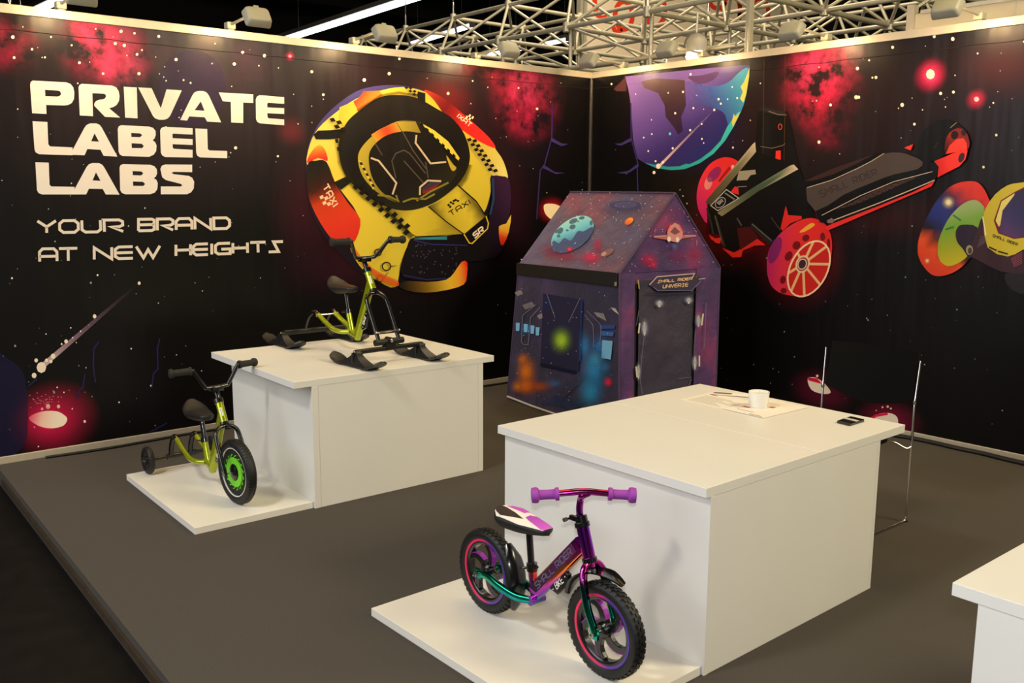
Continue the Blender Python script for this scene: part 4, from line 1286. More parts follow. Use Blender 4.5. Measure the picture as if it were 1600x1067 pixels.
def spoke_wheel(name, c, heading, parent, phase):
    f = Vector(heading).normalized(); up = Vector((0, 0, 1)); ax = f.cross(up)
    rim = MB().lathe([(0.097, -0.012), (0.104, -0.017), (0.1175, -0.016), (0.1175, 0.016), (0.104, 0.017), (0.097, 0.012), (0.097, -0.012)], c, ax, 56, caps=False).build(name, M_rim, parent, smooth=40)
    knobby_tyre(c, heading).build('tyre', M_rubber, rim, smooth=35)
    gr = position_ramp(name + '_ring_blend', 'Y' if abs(f.y) > 0.5 else 'X', c.y - BASE[parent].y - 0.11, c.y - BASE[parent].y + 0.11,
                       [(0, (70, 50, 140)), (0.35, (90, 50, 150)), (0.6, (226, 44, 100)), (1, (236, 44, 92))], 0.35)
    for s in (-1, 1):
        MB().lathe([(0.1085, s * 0.0155), (0.109, s * 0.019), (0.1175, s * 0.019), (0.118, s * 0.0155)], c, ax, 56, caps=False).build('rim_ring', gr, rim, smooth=40)
    MB().lathe([(0.0, -0.021), (0.020, -0.021), (0.027, -0.014), (0.027, 0.014), (0.020, 0.021), (0, 0.021)], c, ax, 24).build('hub', M_rim, rim, smooth=40)
    for k in range(5):
        a0 = phase + 2 * PI * k / 5
        pts = []
        for q in range(7):
            u = q / 6
            rr = 0.022 + (0.099 - 0.022) * u
            a = a0 + 0.55 * u * u
            pts.append(c + (f * math.cos(a) + up * math.sin(a)) * rr)
        b = MB()
        b.sweep(pts, lambda i, tt: [(-0.0145 + 0.004 * tt, -0.009), (0.0145 - 0.004 * tt, -0.009), (0.0145 - 0.004 * tt, 0.009), (-0.0145 + 0.004 * tt, 0.009)], up=ax)
        b.build('spoke', M_rim, rim, bevel=0.002)
        b = MB()
        pts2 = [p + (pts[min(i + 1, 6)] - pts[max(i - 1, 0)]).normalized().cross(ax) * (0.0140 - 0.004 * i / 6) for i, p in enumerate(pts)]
        b.sweep(pts2[1:], [(-0.0012, -0.0092), (0.0012, -0.0092), (0.0012, 0.0092), (-0.0012, 0.0092)], up=ax)
        b.build('spoke_edge', M_spokeside, rim)
    return rim, ax


RW, FW = bp(-3.224, 0.1845), bp(-3.811, 0.1845)
HEAD = Vector((0.02, -1, 0))
rim, ax = spoke_wheel('rear_wheel', RW, (0, -1, 0), bk, 1.1)
rim2, axf = spoke_wheel('front_wheel', FW, HEAD, bk, 0.4)


def axle_nut(c, ax, rim):
    for s in (-1, 1):
        MB().lathe([(0.009, 0), (0.009, 0.008), (0.005, 0.008), (0.005, 0.016), (0, 0.017)], c + ax * s * 0.054, ax * s, 6).build('axle_nut', M_steel, rim)


axle_nut(RW, ax, rim); axle_nut(FW, axf, rim2)
MB().tube([RW - ax * 0.054, RW + ax * 0.054], 0.005, 8).build('axle', M_steel, rim)
MB().tube([FW - axf * 0.054, FW + axf * 0.054], 0.005, 8).build('axle', M_steel, rim2)
# frame: head tube, down tube, seat tube, chain stays
HT, HB_ = bp(-3.700, 0.492), bp(-3.735, 0.390)
b = MB()
b.tube([HT, HT.lerp(HB_, 0.08), HT.lerp(HB_, 0.92), HB_], 0.0205, 20)
DTa, DTb = bp(-3.700, 0.428), bp(-3.478, 0.190)
prof = [(x, y) for x, y in rounded_rect(0.0165, 0.0285, 0.009, 3)]
b.sweep([DTa, DTa.lerp(DTb, 0.5), DTb], prof, up=(0, 0.7, 0.7))
b.tube([bp(-3.476, 0.18), bp(-3.462, 0.268)], 0.0150, 16)
b.tube([bp(-3.485, 0.168, -0.03), bp(-3.485, 0.168, 0.03)], 0.016, 16)
b.build('frame', M_oil, bk, smooth=40)
b = MB()
for s in (-1, 1):
    b.sweep(bez([(BX + s * 0.022, -3.478, 0.168), (BX + s * 0.040, -3.42, 0.166), (BX + s * 0.048, -3.34, 0.178), (BX + s * 0.046, -3.27, 0.192), (BX + s * 0.044, -3.224, 0.1845)]),
            lambda i, tt: rounded_rect(0.009, 0.013 + 0.002 * math.sin(PI * tt), 0.007, 3))
    b.obox((BX + s * 0.045, -3.222, 0.1845), (0.004, 0, 0), (0, 0.018, 0), (0, 0, 0.016))
    b.build('chain_stay', M_oilteal, bk, smooth=40)
    b = MB()
# dark side decal with lettering
dn = (DTb - DTa).normalized(); dup = Vector((0, -dn.z, dn.y)) if False else Vector((1, 0, 0)).cross(dn)
if dup.z < 0: dup = -dup
nn = Vector((-1, 0, 0))
P = Print(lambda x, y: DTb.lerp(DTa, x) + dup * y + Vector((-0.0165, 0, 0)), nn, (0, 0, 1), lift=0.0004, step=0.0002)
P.poly([(0.07, -0.0095), (0.93, -0.0095), (0.93, 0.0215), (0.02, 0.0215)], glin((0, 0), (1, 0), [(0, (44, 16, 42)), (0.6, (64, 22, 56)), (1, (96, 30, 80))]), grid=0.06)
L_ = (DTa - DTb).length
P2 = Print(lambda x, y: DTb + (DTa - DTb).normalized() * x + dup * y + Vector((-0.0165, 0, 0)), nn, (0, 0, 1), lift=0.0010, step=0.0001)
P2.text('sMALL RIDER', (0.040, -0.004), (0.285, -0.004), (0.040, 0.016), (0.285, 0.016), 0.0030, (112, 108, 132), gap=0.25)
fr = [o for o in bk.children if o.name.startswith('frame')][0]
tag(P.build('tube_decal', M_decal, fr), 'dark purple decal along the down tube')
tag(P2.build('tube_lettering', M_decal, fr), 'grey brand lettering on the down tube')
# BIKE plate
pc = bp(-3.602, 0.270)
e1 = (DTa - DTb).normalized()
hexa = [(-0.062, 0.022), (-0.036, -0.022), (0.04, -0.024), (0.060, 0.0), (0.052, 0.030), (-0.05, 0.030)]
pl = MB().prism([pc + e1 * a + dup * (c - 0.006) + Vector((-0.008, 0, 0)) for a, c in hexa], (0.016, 0, 0)).build('name_plate', M_black, bk, bevel=0.002)
P = Print(lambda x, y: pc + e1 * x + dup * (y - 0.006) + Vector((-0.008, 0, 0)), nn, (0, 0, 1), lift=0.0006)
P.text('- BIKE -', (-0.046, -0.007), (0.046, -0.005), (-0.042, 0.013), (0.044, 0.015), 0.0032, (236, 232, 226), gap=0.3)
P.build('plate_lettering', M_decal, pl)
# seat
SKIN = 0.5


def seat_mesh(y0, y1, zfun, wfun, xs, hfun, n=20):
    b = MB()
    k0 = 0
    for i in range(n + 1):
        u = i / n
        y = y0 + (y1 - y0) * u
        w, zt, h = max(0.004, wfun(u)), zfun(u), hfun(u)
        for k in range(16):
            a = 2 * PI * k / 16
            cx, sz = math.cos(a), math.sin(a)
            zz = (sz * SKIN if sz > 0 else sz) * h
            b.v.append(Vector((xs + w * (abs(cx) ** 0.8) * (1 if cx > 0 else -1), y, zt + zz)))
    for i in range(n):
        for k in range(16):
            b.f.append((i * 16 + k, i * 16 + (k + 1) % 16, (i + 1) * 16 + (k + 1) % 16, (i + 1) * 16 + k))
    b.f.append(tuple(range(16))[::-1]); b.f.append(tuple(range(n * 16, n * 16 + 16)))
    return b


wf = lambda u: 0.062 * (math.sin(PI * min(1, (u + 0.02) / 0.56)) ** 0.6 if u < 0.26 else 1 - 0.55 * ((u - 0.26) / 0.74) ** 1.2) * (1 if u < 0.93 else math.sqrt(max(0.02, 1 - ((u - 0.93) / 0.07) ** 2)))
zf = lambda u: 0.424 + 0.004 * (1 - u) - 0.003 * math.sin(PI * u)
hf = lambda u: 0.050 * (0.45 + 0.55 * math.sin(PI * (0.12 + 0.70 * u))) * (1 - 0.62 * u ** 1.3)
st = seat_mesh(-3.285, -3.545, zf, wf, BX, hf).build('seat', M_blackm, bk, smooth=60)


def seat_top(x, y):
    """x along seat 0..1, y across -1..1 -> point on the seat's upper skin"""
    w = wf(x) * 0.985
    c = max(-0.999, min(0.999, y))
    zz = (1 - abs(c) ** 2.5) ** 0.42 * SKIN * hf(x)
    return Vector((BX + w * c, -3.285 - 0.26 * x, zf(x) + zz))


P = Print(seat_top, (0, 0, 1), (0, 0, 1), lift=0.0012, step=0.0004)
WH, MAG = (238, 232, 222), (196, 84, 200)
P.poly([(0.06, -0.9), (0.2, -0.97), (0.6, -0.97), (0.97, -0.9), (0.985, 0), (0.97, 0.9), (0.6, 0.97), (0.2, 0.97), (0.04, 0.7), (0.03, 0.0), (0.05, -0.7)], WH, grid=0.1)
P.poly([(0.02, 0.0), (0.03, -0.6), (0.06, -0.82), (0.26, -0.84), (0.42, -0.66), (0.58, -0.36), (0.36, -0.1), (0.14, 0.05), (0.05, 0.1)], (60, 48, 44), grid=0.08)
P.poly([(0.10, 0.25), (0.22, 0.2), (0.44, 0.3), (0.46, 0.9), (0.2, 0.96), (0.14, 0.6)], MAG, grid=0.09)
P.poly([(0.56, -0.1), (0.98, -0.88), (0.985, 0), (0.97, 0.9), (0.58, 0.95), (0.54, 0.4)], glin((0.5, 0), (1, 0), [(0, (170, 66, 180)), (1, (212, 96, 214))]), grid=0.09)
P.build('seat_print', M_decal, st)
MB().tube([bp(-3.462, 0.235), bp(-3.442, 0.42)], 0.0118, 14).build('seat_post', M_black, bk, smooth=50)
b = MB().lathe([(0.0185, -0.014), (0.0185, 0.014)], bp(-3.4605, 0.275), (0, 0.1, 1), 16)
b.tube([bp(-3.45, 0.27, 0), bp(-3.428, 0.262, -0.012), bp(-3.42, 0.262, -0.02)], 0.005, 8).tube([bp(-3.468, 0.275), bp(-3.492, 0.285, -0.004)], 0.0055, 8)
b.build('seat_clamp', M_black, bk, smooth=50)
# fork
CR = bp(-3.740, 0.372)
b = MB()
b.tube([HB_, bp(-3.742, 0.366)], 0.0145, 14)
for s in (-1, 1):
    b.sweep(bez([CR + Vector((s * 0.004, 0, 0.004)), CR + Vector((s * 0.030, -0.004, -0.006)), bp(-3.758, 0.330, s * 0.046), bp(-3.780, 0.262, s * 0.050), bp(-3.806, 0.205, s * 0.048), FW + axf * (-s) * 0.0 + Vector((s * 0.046, 0, -0.004))]),
            lambda i, tt: rounded_rect(0.0095, 0.0155, 0.008, 3))
    b.obox(FW + Vector((s * 0.046, 0, 0)), (0.0045, 0, 0), (0, 0.014, 0), (0, 0, 0.018))
b.build('front_fork', M_oilteal, bk, smooth=45)
for z, r in ((0.388, 0.0245), (0.494, 0.0245)):
    y = -3.700 + (z - 0.492) * 0.343
    MB().lathe([(r, -0.008), (r, 0.008)], bp(y, z), HT - HB_, 20).build('headset_ring', M_black, bk, bevel=0.0015)
b = MB().lathe([(0.0205, -0.010), (0.0205, 0.010)], bp(-3.694, 0.512), HT - HB_, 18)
b.obox(bp(-3.672, 0.511, -0.014), (0.006, 0, 0), (0, 0.012, 0), (0, 0, 0.007)).tube([bp(-3.668, 0.511, -0.04), bp(-3.668, 0.511, 0.012)], 0.004, 8)
b.build('stem_clamp', M_black, bk, smooth=40)
MB().lathe([(0.007, -0.006), (0.007, 0.006)], bp(-3.668, 0.511, -0.044), (1, 0, 0), 8).build('clamp_bolt', M_steel, bk)
# handlebar, turned
bd = Vector((0.779, -0.627, 0)); bf = Vector((-0.627, -0.779, 0))
BC = Vector((-3.634, -3.716, 0.603))
ctr = bp(-3.690, 0.505)
b = MB()
b.tube(bez([ctr, bp(-3.686, 0.545), bp(-3.690, 0.575, 0.001), BC + Vector((0, 0.006, -0.010)), BC + bd * 0.018 + Vector((0, 0, 0.002))]), 0.0112, 14)
gl, gr_ = BC - bd * 0.116, BC + bd * 0.116
b.tube(bez([gl + Vector((0, 0, -0.006)) - bd * 0.02, gl * 0.5 + BC * 0.5 + Vector((0, 0, 0.001)), BC + Vector((0, 0, 0.006)), gr_ * 0.5 + BC * 0.5 + Vector((0, 0, 0.001)), gr_ + bd * 0.02 + Vector((0, 0, -0.006))]), 0.0105, 14)
b.build('handlebar', M_oil, bk, smooth=50)
for c, d in ((gl, -bd), (gr_, bd)):
    p0 = c - d * 0.040 + Vector((0, 0, -0.002)); dd = (d + Vector((0, 0, -0.06))).normalized()
    MB().lathe([(0.012, 0), (0.0205, 0.001), (0.0205, 0.012), (0.0155, 0.015), (0.0150, 0.04), (0.0160, 0.062), (0.0235, 0.066), (0.0250, 0.074), (0.0235, 0.086), (0.012, 0.088), (0, 0.088)], p0, dd, 24).build('grip', M_purple, bk, smooth=40)


def fender(c, r, a0, a1, w, fwd, ax):
    f = Vector(fwd); up = Vector((0, 0, 1))
    pts = arc(c, r, a0, a1, f, up, 14)
    N = len(pts)

    def prof(i, t):
        ww = w * (0.35 + 0.65 * min(1, 4 * min(t, 1 - t) + 0.1))
        return [(-ww, -0.010), (-ww * 0.7, -0.001), (0, 0.003), (ww * 0.7, -0.001), (ww, -0.010), (ww * 0.66, -0.005), (0, -0.001), (-ww * 0.66, -0.005)]
    return MB().sweep(pts, prof, up=up if abs((pts[1] - pts[0]).normalized().z) < 0.9 else f)


fender(FW, 0.1765, R(160), R(68), 0.030, (0, -1, 0), axf).build('front_fender', M_black, bk, smooth=50)
MB().tube([bp(-3.748, 0.362), bp(-3.752, 0.350)], 0.006, 8).build('fender_bolt', M_steel, bk)
fender(RW, 0.1775, R(50), R(-33), 0.034, (0, -1, 0), ax).build('rear_fender', M_black, bk, smooth=50)

# ================================================================== GREEN FRAME SHARED BY TRICYCLE AND SKI BIKE
TX = -3.845
M_greenf = M_green


def green_bike(root, dx, dy, dz, fork_len, steer, roll=0.0):
    """frame, seat, bars and fork; coordinates are those of the tricycle, shifted"""
    D = Vector((dx, dy, dz))
    q = lambda y, z, s=0.0: Vector((TX + s, y, z)) + D
    ht, hb = q(-1.369, 0.498), q(-1.423, 0.406)
    axd = (hb - ht).normalized()
    b = MB()
    b.tube([ht, ht.lerp(hb, 0.1), ht.lerp(hb, 0.9), hb], 0.0185, 18)
    da, db = q(-1.400, 0.440), q(-1.240, 0.122)
    b.sweep([da, da.lerp(db, 0.4), da.lerp(db, 0.85), db], lambda i, t: rounded_rect(0.0165, 0.026 - 0.005 * t, 0.012, 4), up=(0, 0.8, 0.45))
    b.tube([q(-1.190, 0.150), q(-1.152, 0.268)], 0.0155, 16)
    b.sweep([q(-1.245, 0.138), q(-1.20, 0.150), q(-1.165, 0.158)], rounded_rect(0.017, 0.016, 0.008, 3))
    for s in (-1, 1):
        b.tube(bez([q(-1.185, 0.155, s * 0.012), q(-1.14, 0.152, s * 0.040), q(-1.08, 0.160, s * 0.055), q(-1.0, 0.185, s * 0.055), q(-0.905, 0.222, s * 0.053)]), lambda t: 0.0135, 14)
    fr = b.build('frame', M_greenf, root, smooth=45)
    # badge on the head tube
    hm = ht.lerp(hb, 0.5)
    fwd = axd.cross(Vector((1, 0, 0))).normalized()
    if fwd.y > 0: fwd = -fwd
    P = Print(lambda x, y: hm + axd * -y + (Vector((1, 0, 0)) * math.sin(x) + fwd * math.cos(x)) * 0.0187, fwd, (0, 0, 1), lift=0.0006)
    P.poly([(-0.75, -0.022), (-0.15, -0.022), (-0.15, 0.022), (-0.75, 0.022)], (232, 232, 226), grid=0.15)
    P.stroke([(-0.65, 0.016), (-0.4, -0.004), (-0.6, -0.018)], 0.007, BLK); P.stroke([(-0.25, 0.018), (-0.25, -0.018)], 0.006 * 10 / 10, BLK)
    P.build('head_badge', M_decal, fr)
    # BIKE plate beside the down tube
    e1 = (da - db).normalized(); eu = Vector((1, 0, 0)).cross(e1)
    if eu.y > 0: eu = -eu
    pc = da.lerp(db, 0.60) + eu * 0.034
    hexa = [(-0.058, -0.012), (-0.06, 0.006), (-0.036, 0.024), (0.05, 0.016), (0.056, -0.012)]
    pl = MB().prism([pc + e1 * a + eu * c + Vector((-0.006, 0, 0)) for a, c in hexa], (0.012, 0, 0)).build('name_plate', M_black, root, bevel=0.0015)
    P = Print(lambda x, y: pc + e1 * x + eu * (-y) + Vector((-0.006, 0, 0)), Vector((-1, 0, 0)), (0, 0, 1), lift=0.0006)
    P.text('- BIKE -', (-0.046, -0.010), (0.046, -0.008), (-0.046, 0.006), (0.046, 0.008), 0.004, (236, 232, 226), gap=0.3)
    P.build('plate_lettering', M_decal, pl)
    # seat
    sy0, sy1 = -0.990 + D.y, -1.225 + D.y
    zf = lambda u: 0.392 + D.z + 0.042 * max(0, (0.34 - u) / 0.34) ** 1.4 + 0.004 * u
    wf = lambda u: 0.066 * ((math.sin(PI * min(1, (u + 0.03) / 0.6)) ** 0.5) if u < 0.28 else 1 - 0.52 * ((u - 0.28) / 0.72) ** 1.1) * (1 if u < 0.92 else math.sqrt(max(0.03, 1 - ((u - 0.92) / 0.08) ** 2)))
    hf = lambda u: 0.044 * (0.7 + 0.3 * math.sin(PI * u)) * (1 - 0.35 * u)
    st = seat_mesh(sy0, sy1, zf, wf, TX + D.x, hf).build('seat', mat('dark_brown_black_saddle', (26, 22, 19), 0.45, 0, 60, 0.12), root, smooth=60)
    MB().tube([q(-1.160, 0.245), q(-1.122, 0.385)], 0.0122, 14).build('seat_post', M_black, root, smooth=50)
    b = MB().lathe([(0.0185, -0.012), (0.0185, 0.012)], q(-1.1535, 0.264), (0, 0.3, 1), 16)
    b.tube([q(-1.155, 0.262, -0.012), q(-1.14, 0.262, -0.034)], 0.0045, 8)
    b.build('seat_clamp', M_black, root, smooth=50)
    # headset, stem
    MB().lathe([(0.0225, -0.012), (0.0225, 0.012)], ht - axd * 0.008, axd, 18).build('headset_ring', M_black, root, bevel=0.0015)
    MB().lathe([(0.0225, -0.007), (0.0225, 0.007)], hb + axd * 0.004, axd, 18).build('headset_ring', M_black, root, bevel=0.0015)
    sd = Vector((math.cos(steer), math.sin(steer), 0)); sf = Vector((math.sin(steer), -math.cos(steer), 0))
    top = ht - axd * 0.075
    b = MB().tube([ht - axd * 0.01, top], 0.0125, 14)
    b.obox(top + sf * 0.008, sd * 0.030, sf * 0.022, (0, 0, 0.011))
    b.build('stem', M_black, root, smooth=40, bevel=0.002)
    for i, (a, c) in enumerate(((-0.02, -0.012), (0.02, -0.012), (-0.02, 0.016), (0.02, 0.016))):
        MB().lathe([(0.0042, 0), (0.0042, 0.005)], top + sd * a + sf * (c + 0.008) + Vector((0, 0, 0.010)), (0, 0, 1), 8).build('stem_bolt', M_steel, root)
    bc = top + sf * 0.012 + Vector((0, 0, 0.010))
    sw = -sf      # swept back
    hp = [bc - sd * 0.215 + Vector((0, 0, 0.092)) + sw * 0.018, bc - sd * 0.13 + Vector((0, 0, 0.094)) + sw * 0.002, bc - sd * 0.112 + Vector((0, 0, 0.086)), bc - sd * 0.066 + Vector((0, 0, 0.012)), bc - sd * 0.045,
          bc + sd * 0.045, bc + sd * 0.066 + Vector((0, 0, 0.012)), bc + sd * 0.112 + Vector((0, 0, 0.086)), bc + sd * 0.13 + Vector((0, 0, 0.094)) + sw * 0.002, bc + sd * 0.215 + Vector((0, 0, 0.092)) + sw * 0.018]
    hp = [p + sf * roll * max(0, p.z - bc.z) / 0.09 for p in hp]
    MB().tube(bez(hp, 5), 0.0102, 12).build('handlebar', M_black, root, smooth=50)
    for s, e, d in ((-1, hp[1], hp[0]), (1, hp[-2], hp[-1])):
        ddv = (d - e).normalized()
        MB().lathe([(0.011, 0), (0.0205, 0.001), (0.0205, 0.010), (0.0165, 0.013), (0.0160, 0.085), (0.0215, 0.089), (0.0225, 0.096), (0.0205, 0.104), (0.0, 0.105)], e - ddv * 0.006, ddv, 20).build('grip', M_grip, root, smooth=40)
    # fork
    cr = hb + axd * 0.020
    b = MB().tube([hb, cr], 0.014, 12)
    end = cr + axd * fork_len
    tips = []
    for s in (-1, 1):
        tip = end + sd * s * 0.062
        tips.append(tip)
        b.tube(bez([cr + sd * s * 0.004 + Vector((0, 0, 0.004)), cr + sd * s * 0.030 + Vector((0, 0, 0.000)), cr + sd * s * 0.054 + axd * 0.022, cr + sd * s * 0.061 + axd * 0.06, cr + (end - cr) * 0.55 + sd * s * 0.062, tip]), 0.0108, 12)
    b.build('front_fork', M_black, root, smooth=50)
    return sd, sf, end, tips, q


TZ = 0.032
tk = thing('tricycle', (TX, -1.2, TZ), 'lime green child tricycle with a black disc front wheel on a low white board', 'tricycle')
sd, sf, end, tips, q = green_bike(tk, 0, 0, 0, 0.236, R(5))
FC = Vector((TX, end.y, 0.1908))
axw = sf.cross(Vector((0, 0, 1))).normalized()
RO = 0.1565
disc = MB().lathe([(0.0, -0.012), (0.040, -0.013), (0.104, -0.010), (0.121, -0.016), (0.121, 0.016), (0.104, 0.010), (0.040, 0.013), (0, 0.012)], FC, axw, 56).build('front_wheel', M_blackm, tk, smooth=35)
tp = [(0.118, -0.019), (0.128, -0.0255), (0.142, -0.0255), (0.152, -0.019), (RO, -0.007), (RO, 0.007), (0.152, 0.019), (0.142, 0.0255), (0.128, 0.0255), (0.118, 0.019)]
b = MB().lathe(tp + [tp[0]], FC, axw, 64, caps=False)
for k in range(60):
    a = 2 * PI * k / 60
    d = sf * math.cos(a) + Vector((0, 0, 1)) * math.sin(a); tg = -sf * math.sin(a) + Vector((0, 0, 1)) * math.cos(a)
    for s in (-1, 1):
        b.obox(FC + d * 0.1525 + axw * s * 0.014, tg * 0.0045, (axw * 0.75 - d * s * 0.6) * 0.007, (d * 0.75 + axw * s * 0.6) * 0.0028)
b.build('tyre', M_rubber, disc, smooth=35)
for s in (-1, 1):
    MB().lathe([(0.1150, s * 0.0150), (0.1153, s * 0.0200), (0.1195, s * 0.0200), (0.120, s * 0.0150)], FC, axw, 56, caps=False).build('pinstripe', M_pin, disc, smooth=40)
    # green saw-tooth ring
    loop = []
    N = 16
    for k in range(N):
        a = 2 * PI * k / N
        for (da, rr) in ((0.0, 0.071), (0.10, 0.084), (0.16, 0.088), (0.24, 0.086)):
            loop.append((rr * math.cos(a - da * s), rr * math.sin(a - da * s)))
    inner = [(0.041 * math.cos(2 * PI * k / 48), 0.041 * math.sin(2 * PI * k / 48)) for k in range(48)]
    b = MB()
    P3 = lambda x, y, o: FC + sf * x + Vector((0, 0, 1)) * y + axw * s * o
    vs = [Vector(p) for p in loop + inner]
    n1, n2 = len(loop), len(inner)
    es = [(i, (i + 1) % n1) for i in range(n1)] + [(n1 + i, n1 + (i + 1) % n2) for i in range(n2)]
    V, E_, F, *_ = delaunay_2d_cdt(vs, es, [], 0, 1e-7)
    fs = [tuple(f) for f in F if inside(sum(V[i].x for i in f) / 3, sum(V[i].y for i in f) / 3, [loop, inner])]
    b.add([P3(p.x, p.y, 0.0165) for p in V], fs)
    b.add([P3(x, y, o) for o in (0.0105, 0.0165) for x, y in loop], [(i, (i + 1) % n1, n1 + (i + 1) % n1, n1 + i) for i in range(n1)])
    b.build('saw_ring', M_saw, disc)
    MB().lathe([(0.0395, s * 0.012), (0.037, s * 0.020), (0.024, s * 0.026), (0.012, s * 0.030), (0, s * 0.030)], FC, axw * 1, 28).build('hub', M_black, disc, smooth=40)
    MB().lathe([(0.007, 0), (0.007, 0.01), (0, 0.012)], FC + axw * s * 0.066, axw * s, 6).build('axle_nut', M_steel, disc)
MB().tube([FC - axw * 0.066, FC + axw * 0.066], 0.005, 8).build('axle', M_steel, disc)
# rear axle with small wheels
AZ, AY = 0.1055, -0.800
b = MB().tube([(TX - 0.155, AY, AZ), (TX + 0.155, AY, AZ)], 0.010, 12)
b.tube([(TX - 0.075, AY, AZ), (TX + 0.085, AY, AZ)], 0.0155, 14)
for s in (-1, 1):
    b.tube(bez([(TX + s * 0.053, -0.905, 0.222), (TX + s * 0.053, -0.880, 0.232), (TX + s * 0.053, -0.845, 0.215), (TX + s * 0.053, -0.812, 0.16), (TX + s * 0.053, AY, AZ)]), 0.0135, 12)
b.build('rear_axle', M_black, tk, smooth=45)
for s in (-1, 1):
    c = Vector((TX + s * 0.175, AY, AZ)); axx = Vector((1, 0, 0))
    w = MB().lathe([(0.022, -0.011), (0.047, -0.013), (0.047, 0.013), (0.022, 0.011)], c, axx, 32).build('rear_wheel', M_rim, tk, smooth=40)
    pr = [(0.044, -0.015), (0.056, -0.0185), (0.068, -0.0145), (0.0732, -0.005), (0.0732, 0.005), (0.068, 0.0145), (0.056, 0.0185), (0.044, 0.015)]
    MB().lathe(pr + [pr[0]], c, axx, 40, caps=False).build('tyre', M_rubber, w, smooth=40)
    MB().lathe([(0.024, 0.0), (0.022, 0.010), (0, 0.012)], c + axx * s * 0.010, axx * s, 20).build('hub_cap', M_black, w, smooth=40)
    MB().lathe([(0.0065, 0), (0.0065, 0.007), (0, 0.009)], c + axx * s * 0.021, axx * s, 8).build('axle_nut', M_steel, w)

# ================================================================== SKI BIKE ON THE LEFT COUNTER
SZ = 0.6393
SX = TX + 0.835
sk = thing('ski_bike', (SX, -1.25, SZ), 'lime green child bike on four black skis, standing on the left counter', 'ski bike')
sd, sf, end, tips, q = green_bike(sk, 0.835, -0.030, 0.600, 0.272, R(1), 0.055)
M_ski = mat('black_ski_plastic', (22, 21, 20), 0.42, 0, 60, 0.15)
M_skibar = mat('black_powder_coat', (26, 25, 24), 0.38, 0.2, 50, 0.1)


def ski(c, heading, top, name='ski', L=0.46, w=0.042):
    """c on the counter; turned-up round tips, ribs on the front and a tall saddle that holds the axle"""
    f = Vector(heading).normalized(); side = f.cross(Vector((0, 0, 1)))
    pts = []
    for i in range(25):
        u = -1 + 2 * i / 24
        zz = 0.005 + 0.05 * max(0, (u - 0.42) / 0.58) ** 1.7 + 0.042 * max(0, (-u - 0.5) / 0.5) ** 1.7
        pts.append(c + f * u * L / 2 + Vector((0, 0, zz)))

    def prof(i, t):
        u = -1 + 2 * t
        e = min(1, (1 - abs(u)) / 0.20)
        ww = max(0.006, w * math.sqrt(max(0, 1 - (1 - e) ** 2))) * (0.86 if abs(u) < 0.35 else 1)
        return [(-ww, -0.005), (ww, -0.005), (ww, 0.004), (ww * 0.85, 0.006), (ww * 0.78, 0.003), (-ww * 0.78, 0.003), (-ww * 0.85, 0.006), (-ww, 0.004)]
    o = MB().sweep(pts, prof, up=(0, 0, 1)).build(name, M_ski, sk, smooth=35)
    for k in (-1, 0, 1):
        b = MB()
        b.sweep([pts[17] + side * k * 0.017 + Vector((0, 0, 0.004)), pts[20] + side * k * 0.016 + Vector((0, 0, 0.005)), pts[23] + side * k * 0.008 + Vector((0, 0, 0.004))], [(-0.003, -0.003), (0.003, -0.003), (0.002, 0.004), (-0.002, 0.004)], up=(0, 0, 1))
        b.build('front_rib', M_ski, o)
    # concave saddle
    H = top - c.z
    b = MB()
    for sgn in (-1, 1):
        n = 9
        for i in range(n + 1):
            t = i / n
            x = (1 - t) ** 2.0 * 0.135 + 0.012
            b.v += [c + f * sgn * x + side * (0.034 * (1 - t) + 0.012 * t) + Vector((0, 0, 0.006 + (H - 0.006) * t)),
                    c + f * sgn * x - side * (0.034 * (1 - t) + 0.012 * t) + Vector((0, 0, 0.006 + (H - 0.006) * t))]
    n = 9
    o2 = 2 * (n + 1)
    for i in range(n):
        for base in (0, o2):
            a = base + 2 * i
            b.f.append((a, a + 1, a + 3, a + 2))
        b.f.append((2 * i, 2 * i + 2, o2 + 2 * i + 2, o2 + 2 * i))
        b.f.append((2 * i + 1, o2 + 2 * i + 1, o2 + 2 * i + 3, 2 * i + 3))
    b.f.append((2 * n, 2 * n + 1, o2 + 2 * n + 1, o2 + 2 * n)); b.f.append((0, o2, o2 + 1, 1))
    b.build('ski_saddle', M_ski, o, smooth=50)
    for sgn in (-1, 1):
        MB().obox(c + side * 0.026 * sgn + Vector((0, 0, H * 0.45)), f * 0.004, side * 0.006, (0, 0, H * 0.42)).build('saddle_rib', M_ski, o)
    for sgn in (-1, 1):
        MB().lathe([(0.0062, 0), (0.0062, 0.004), (0.0, 0.006)], c + side * 0.0145 * sgn + Vector((0, 0, H - 0.008)), side * sgn, 8).build('pivot_bolt', M_steel, o)
    return o


FSa = R(3)
fh = Vector((math.sin(FSa), -math.cos(FSa), 0)); fsd = Vector((math.cos(FSa), math.sin(FSa), 0))
FY = end.y - 0.004
fc = Vector((SX, FY, SZ))
BARZ = SZ + 0.075
for s in (-1, 1):
    ski(fc + fsd * s * 0.200 + Vector((0, 0, 0.0003)), fh, BARZ + 0.010)
b = MB().sweep([Vector((fc.x, fc.y, BARZ)) - fsd * 0.205, Vector((fc.x, fc.y, BARZ)) + fsd * 0.205], rounded_rect(0.013, 0.012, 0.006, 3), up=(0, 0, 1))
b.build('front_ski_bar', M_skibar, sk, smooth=40)
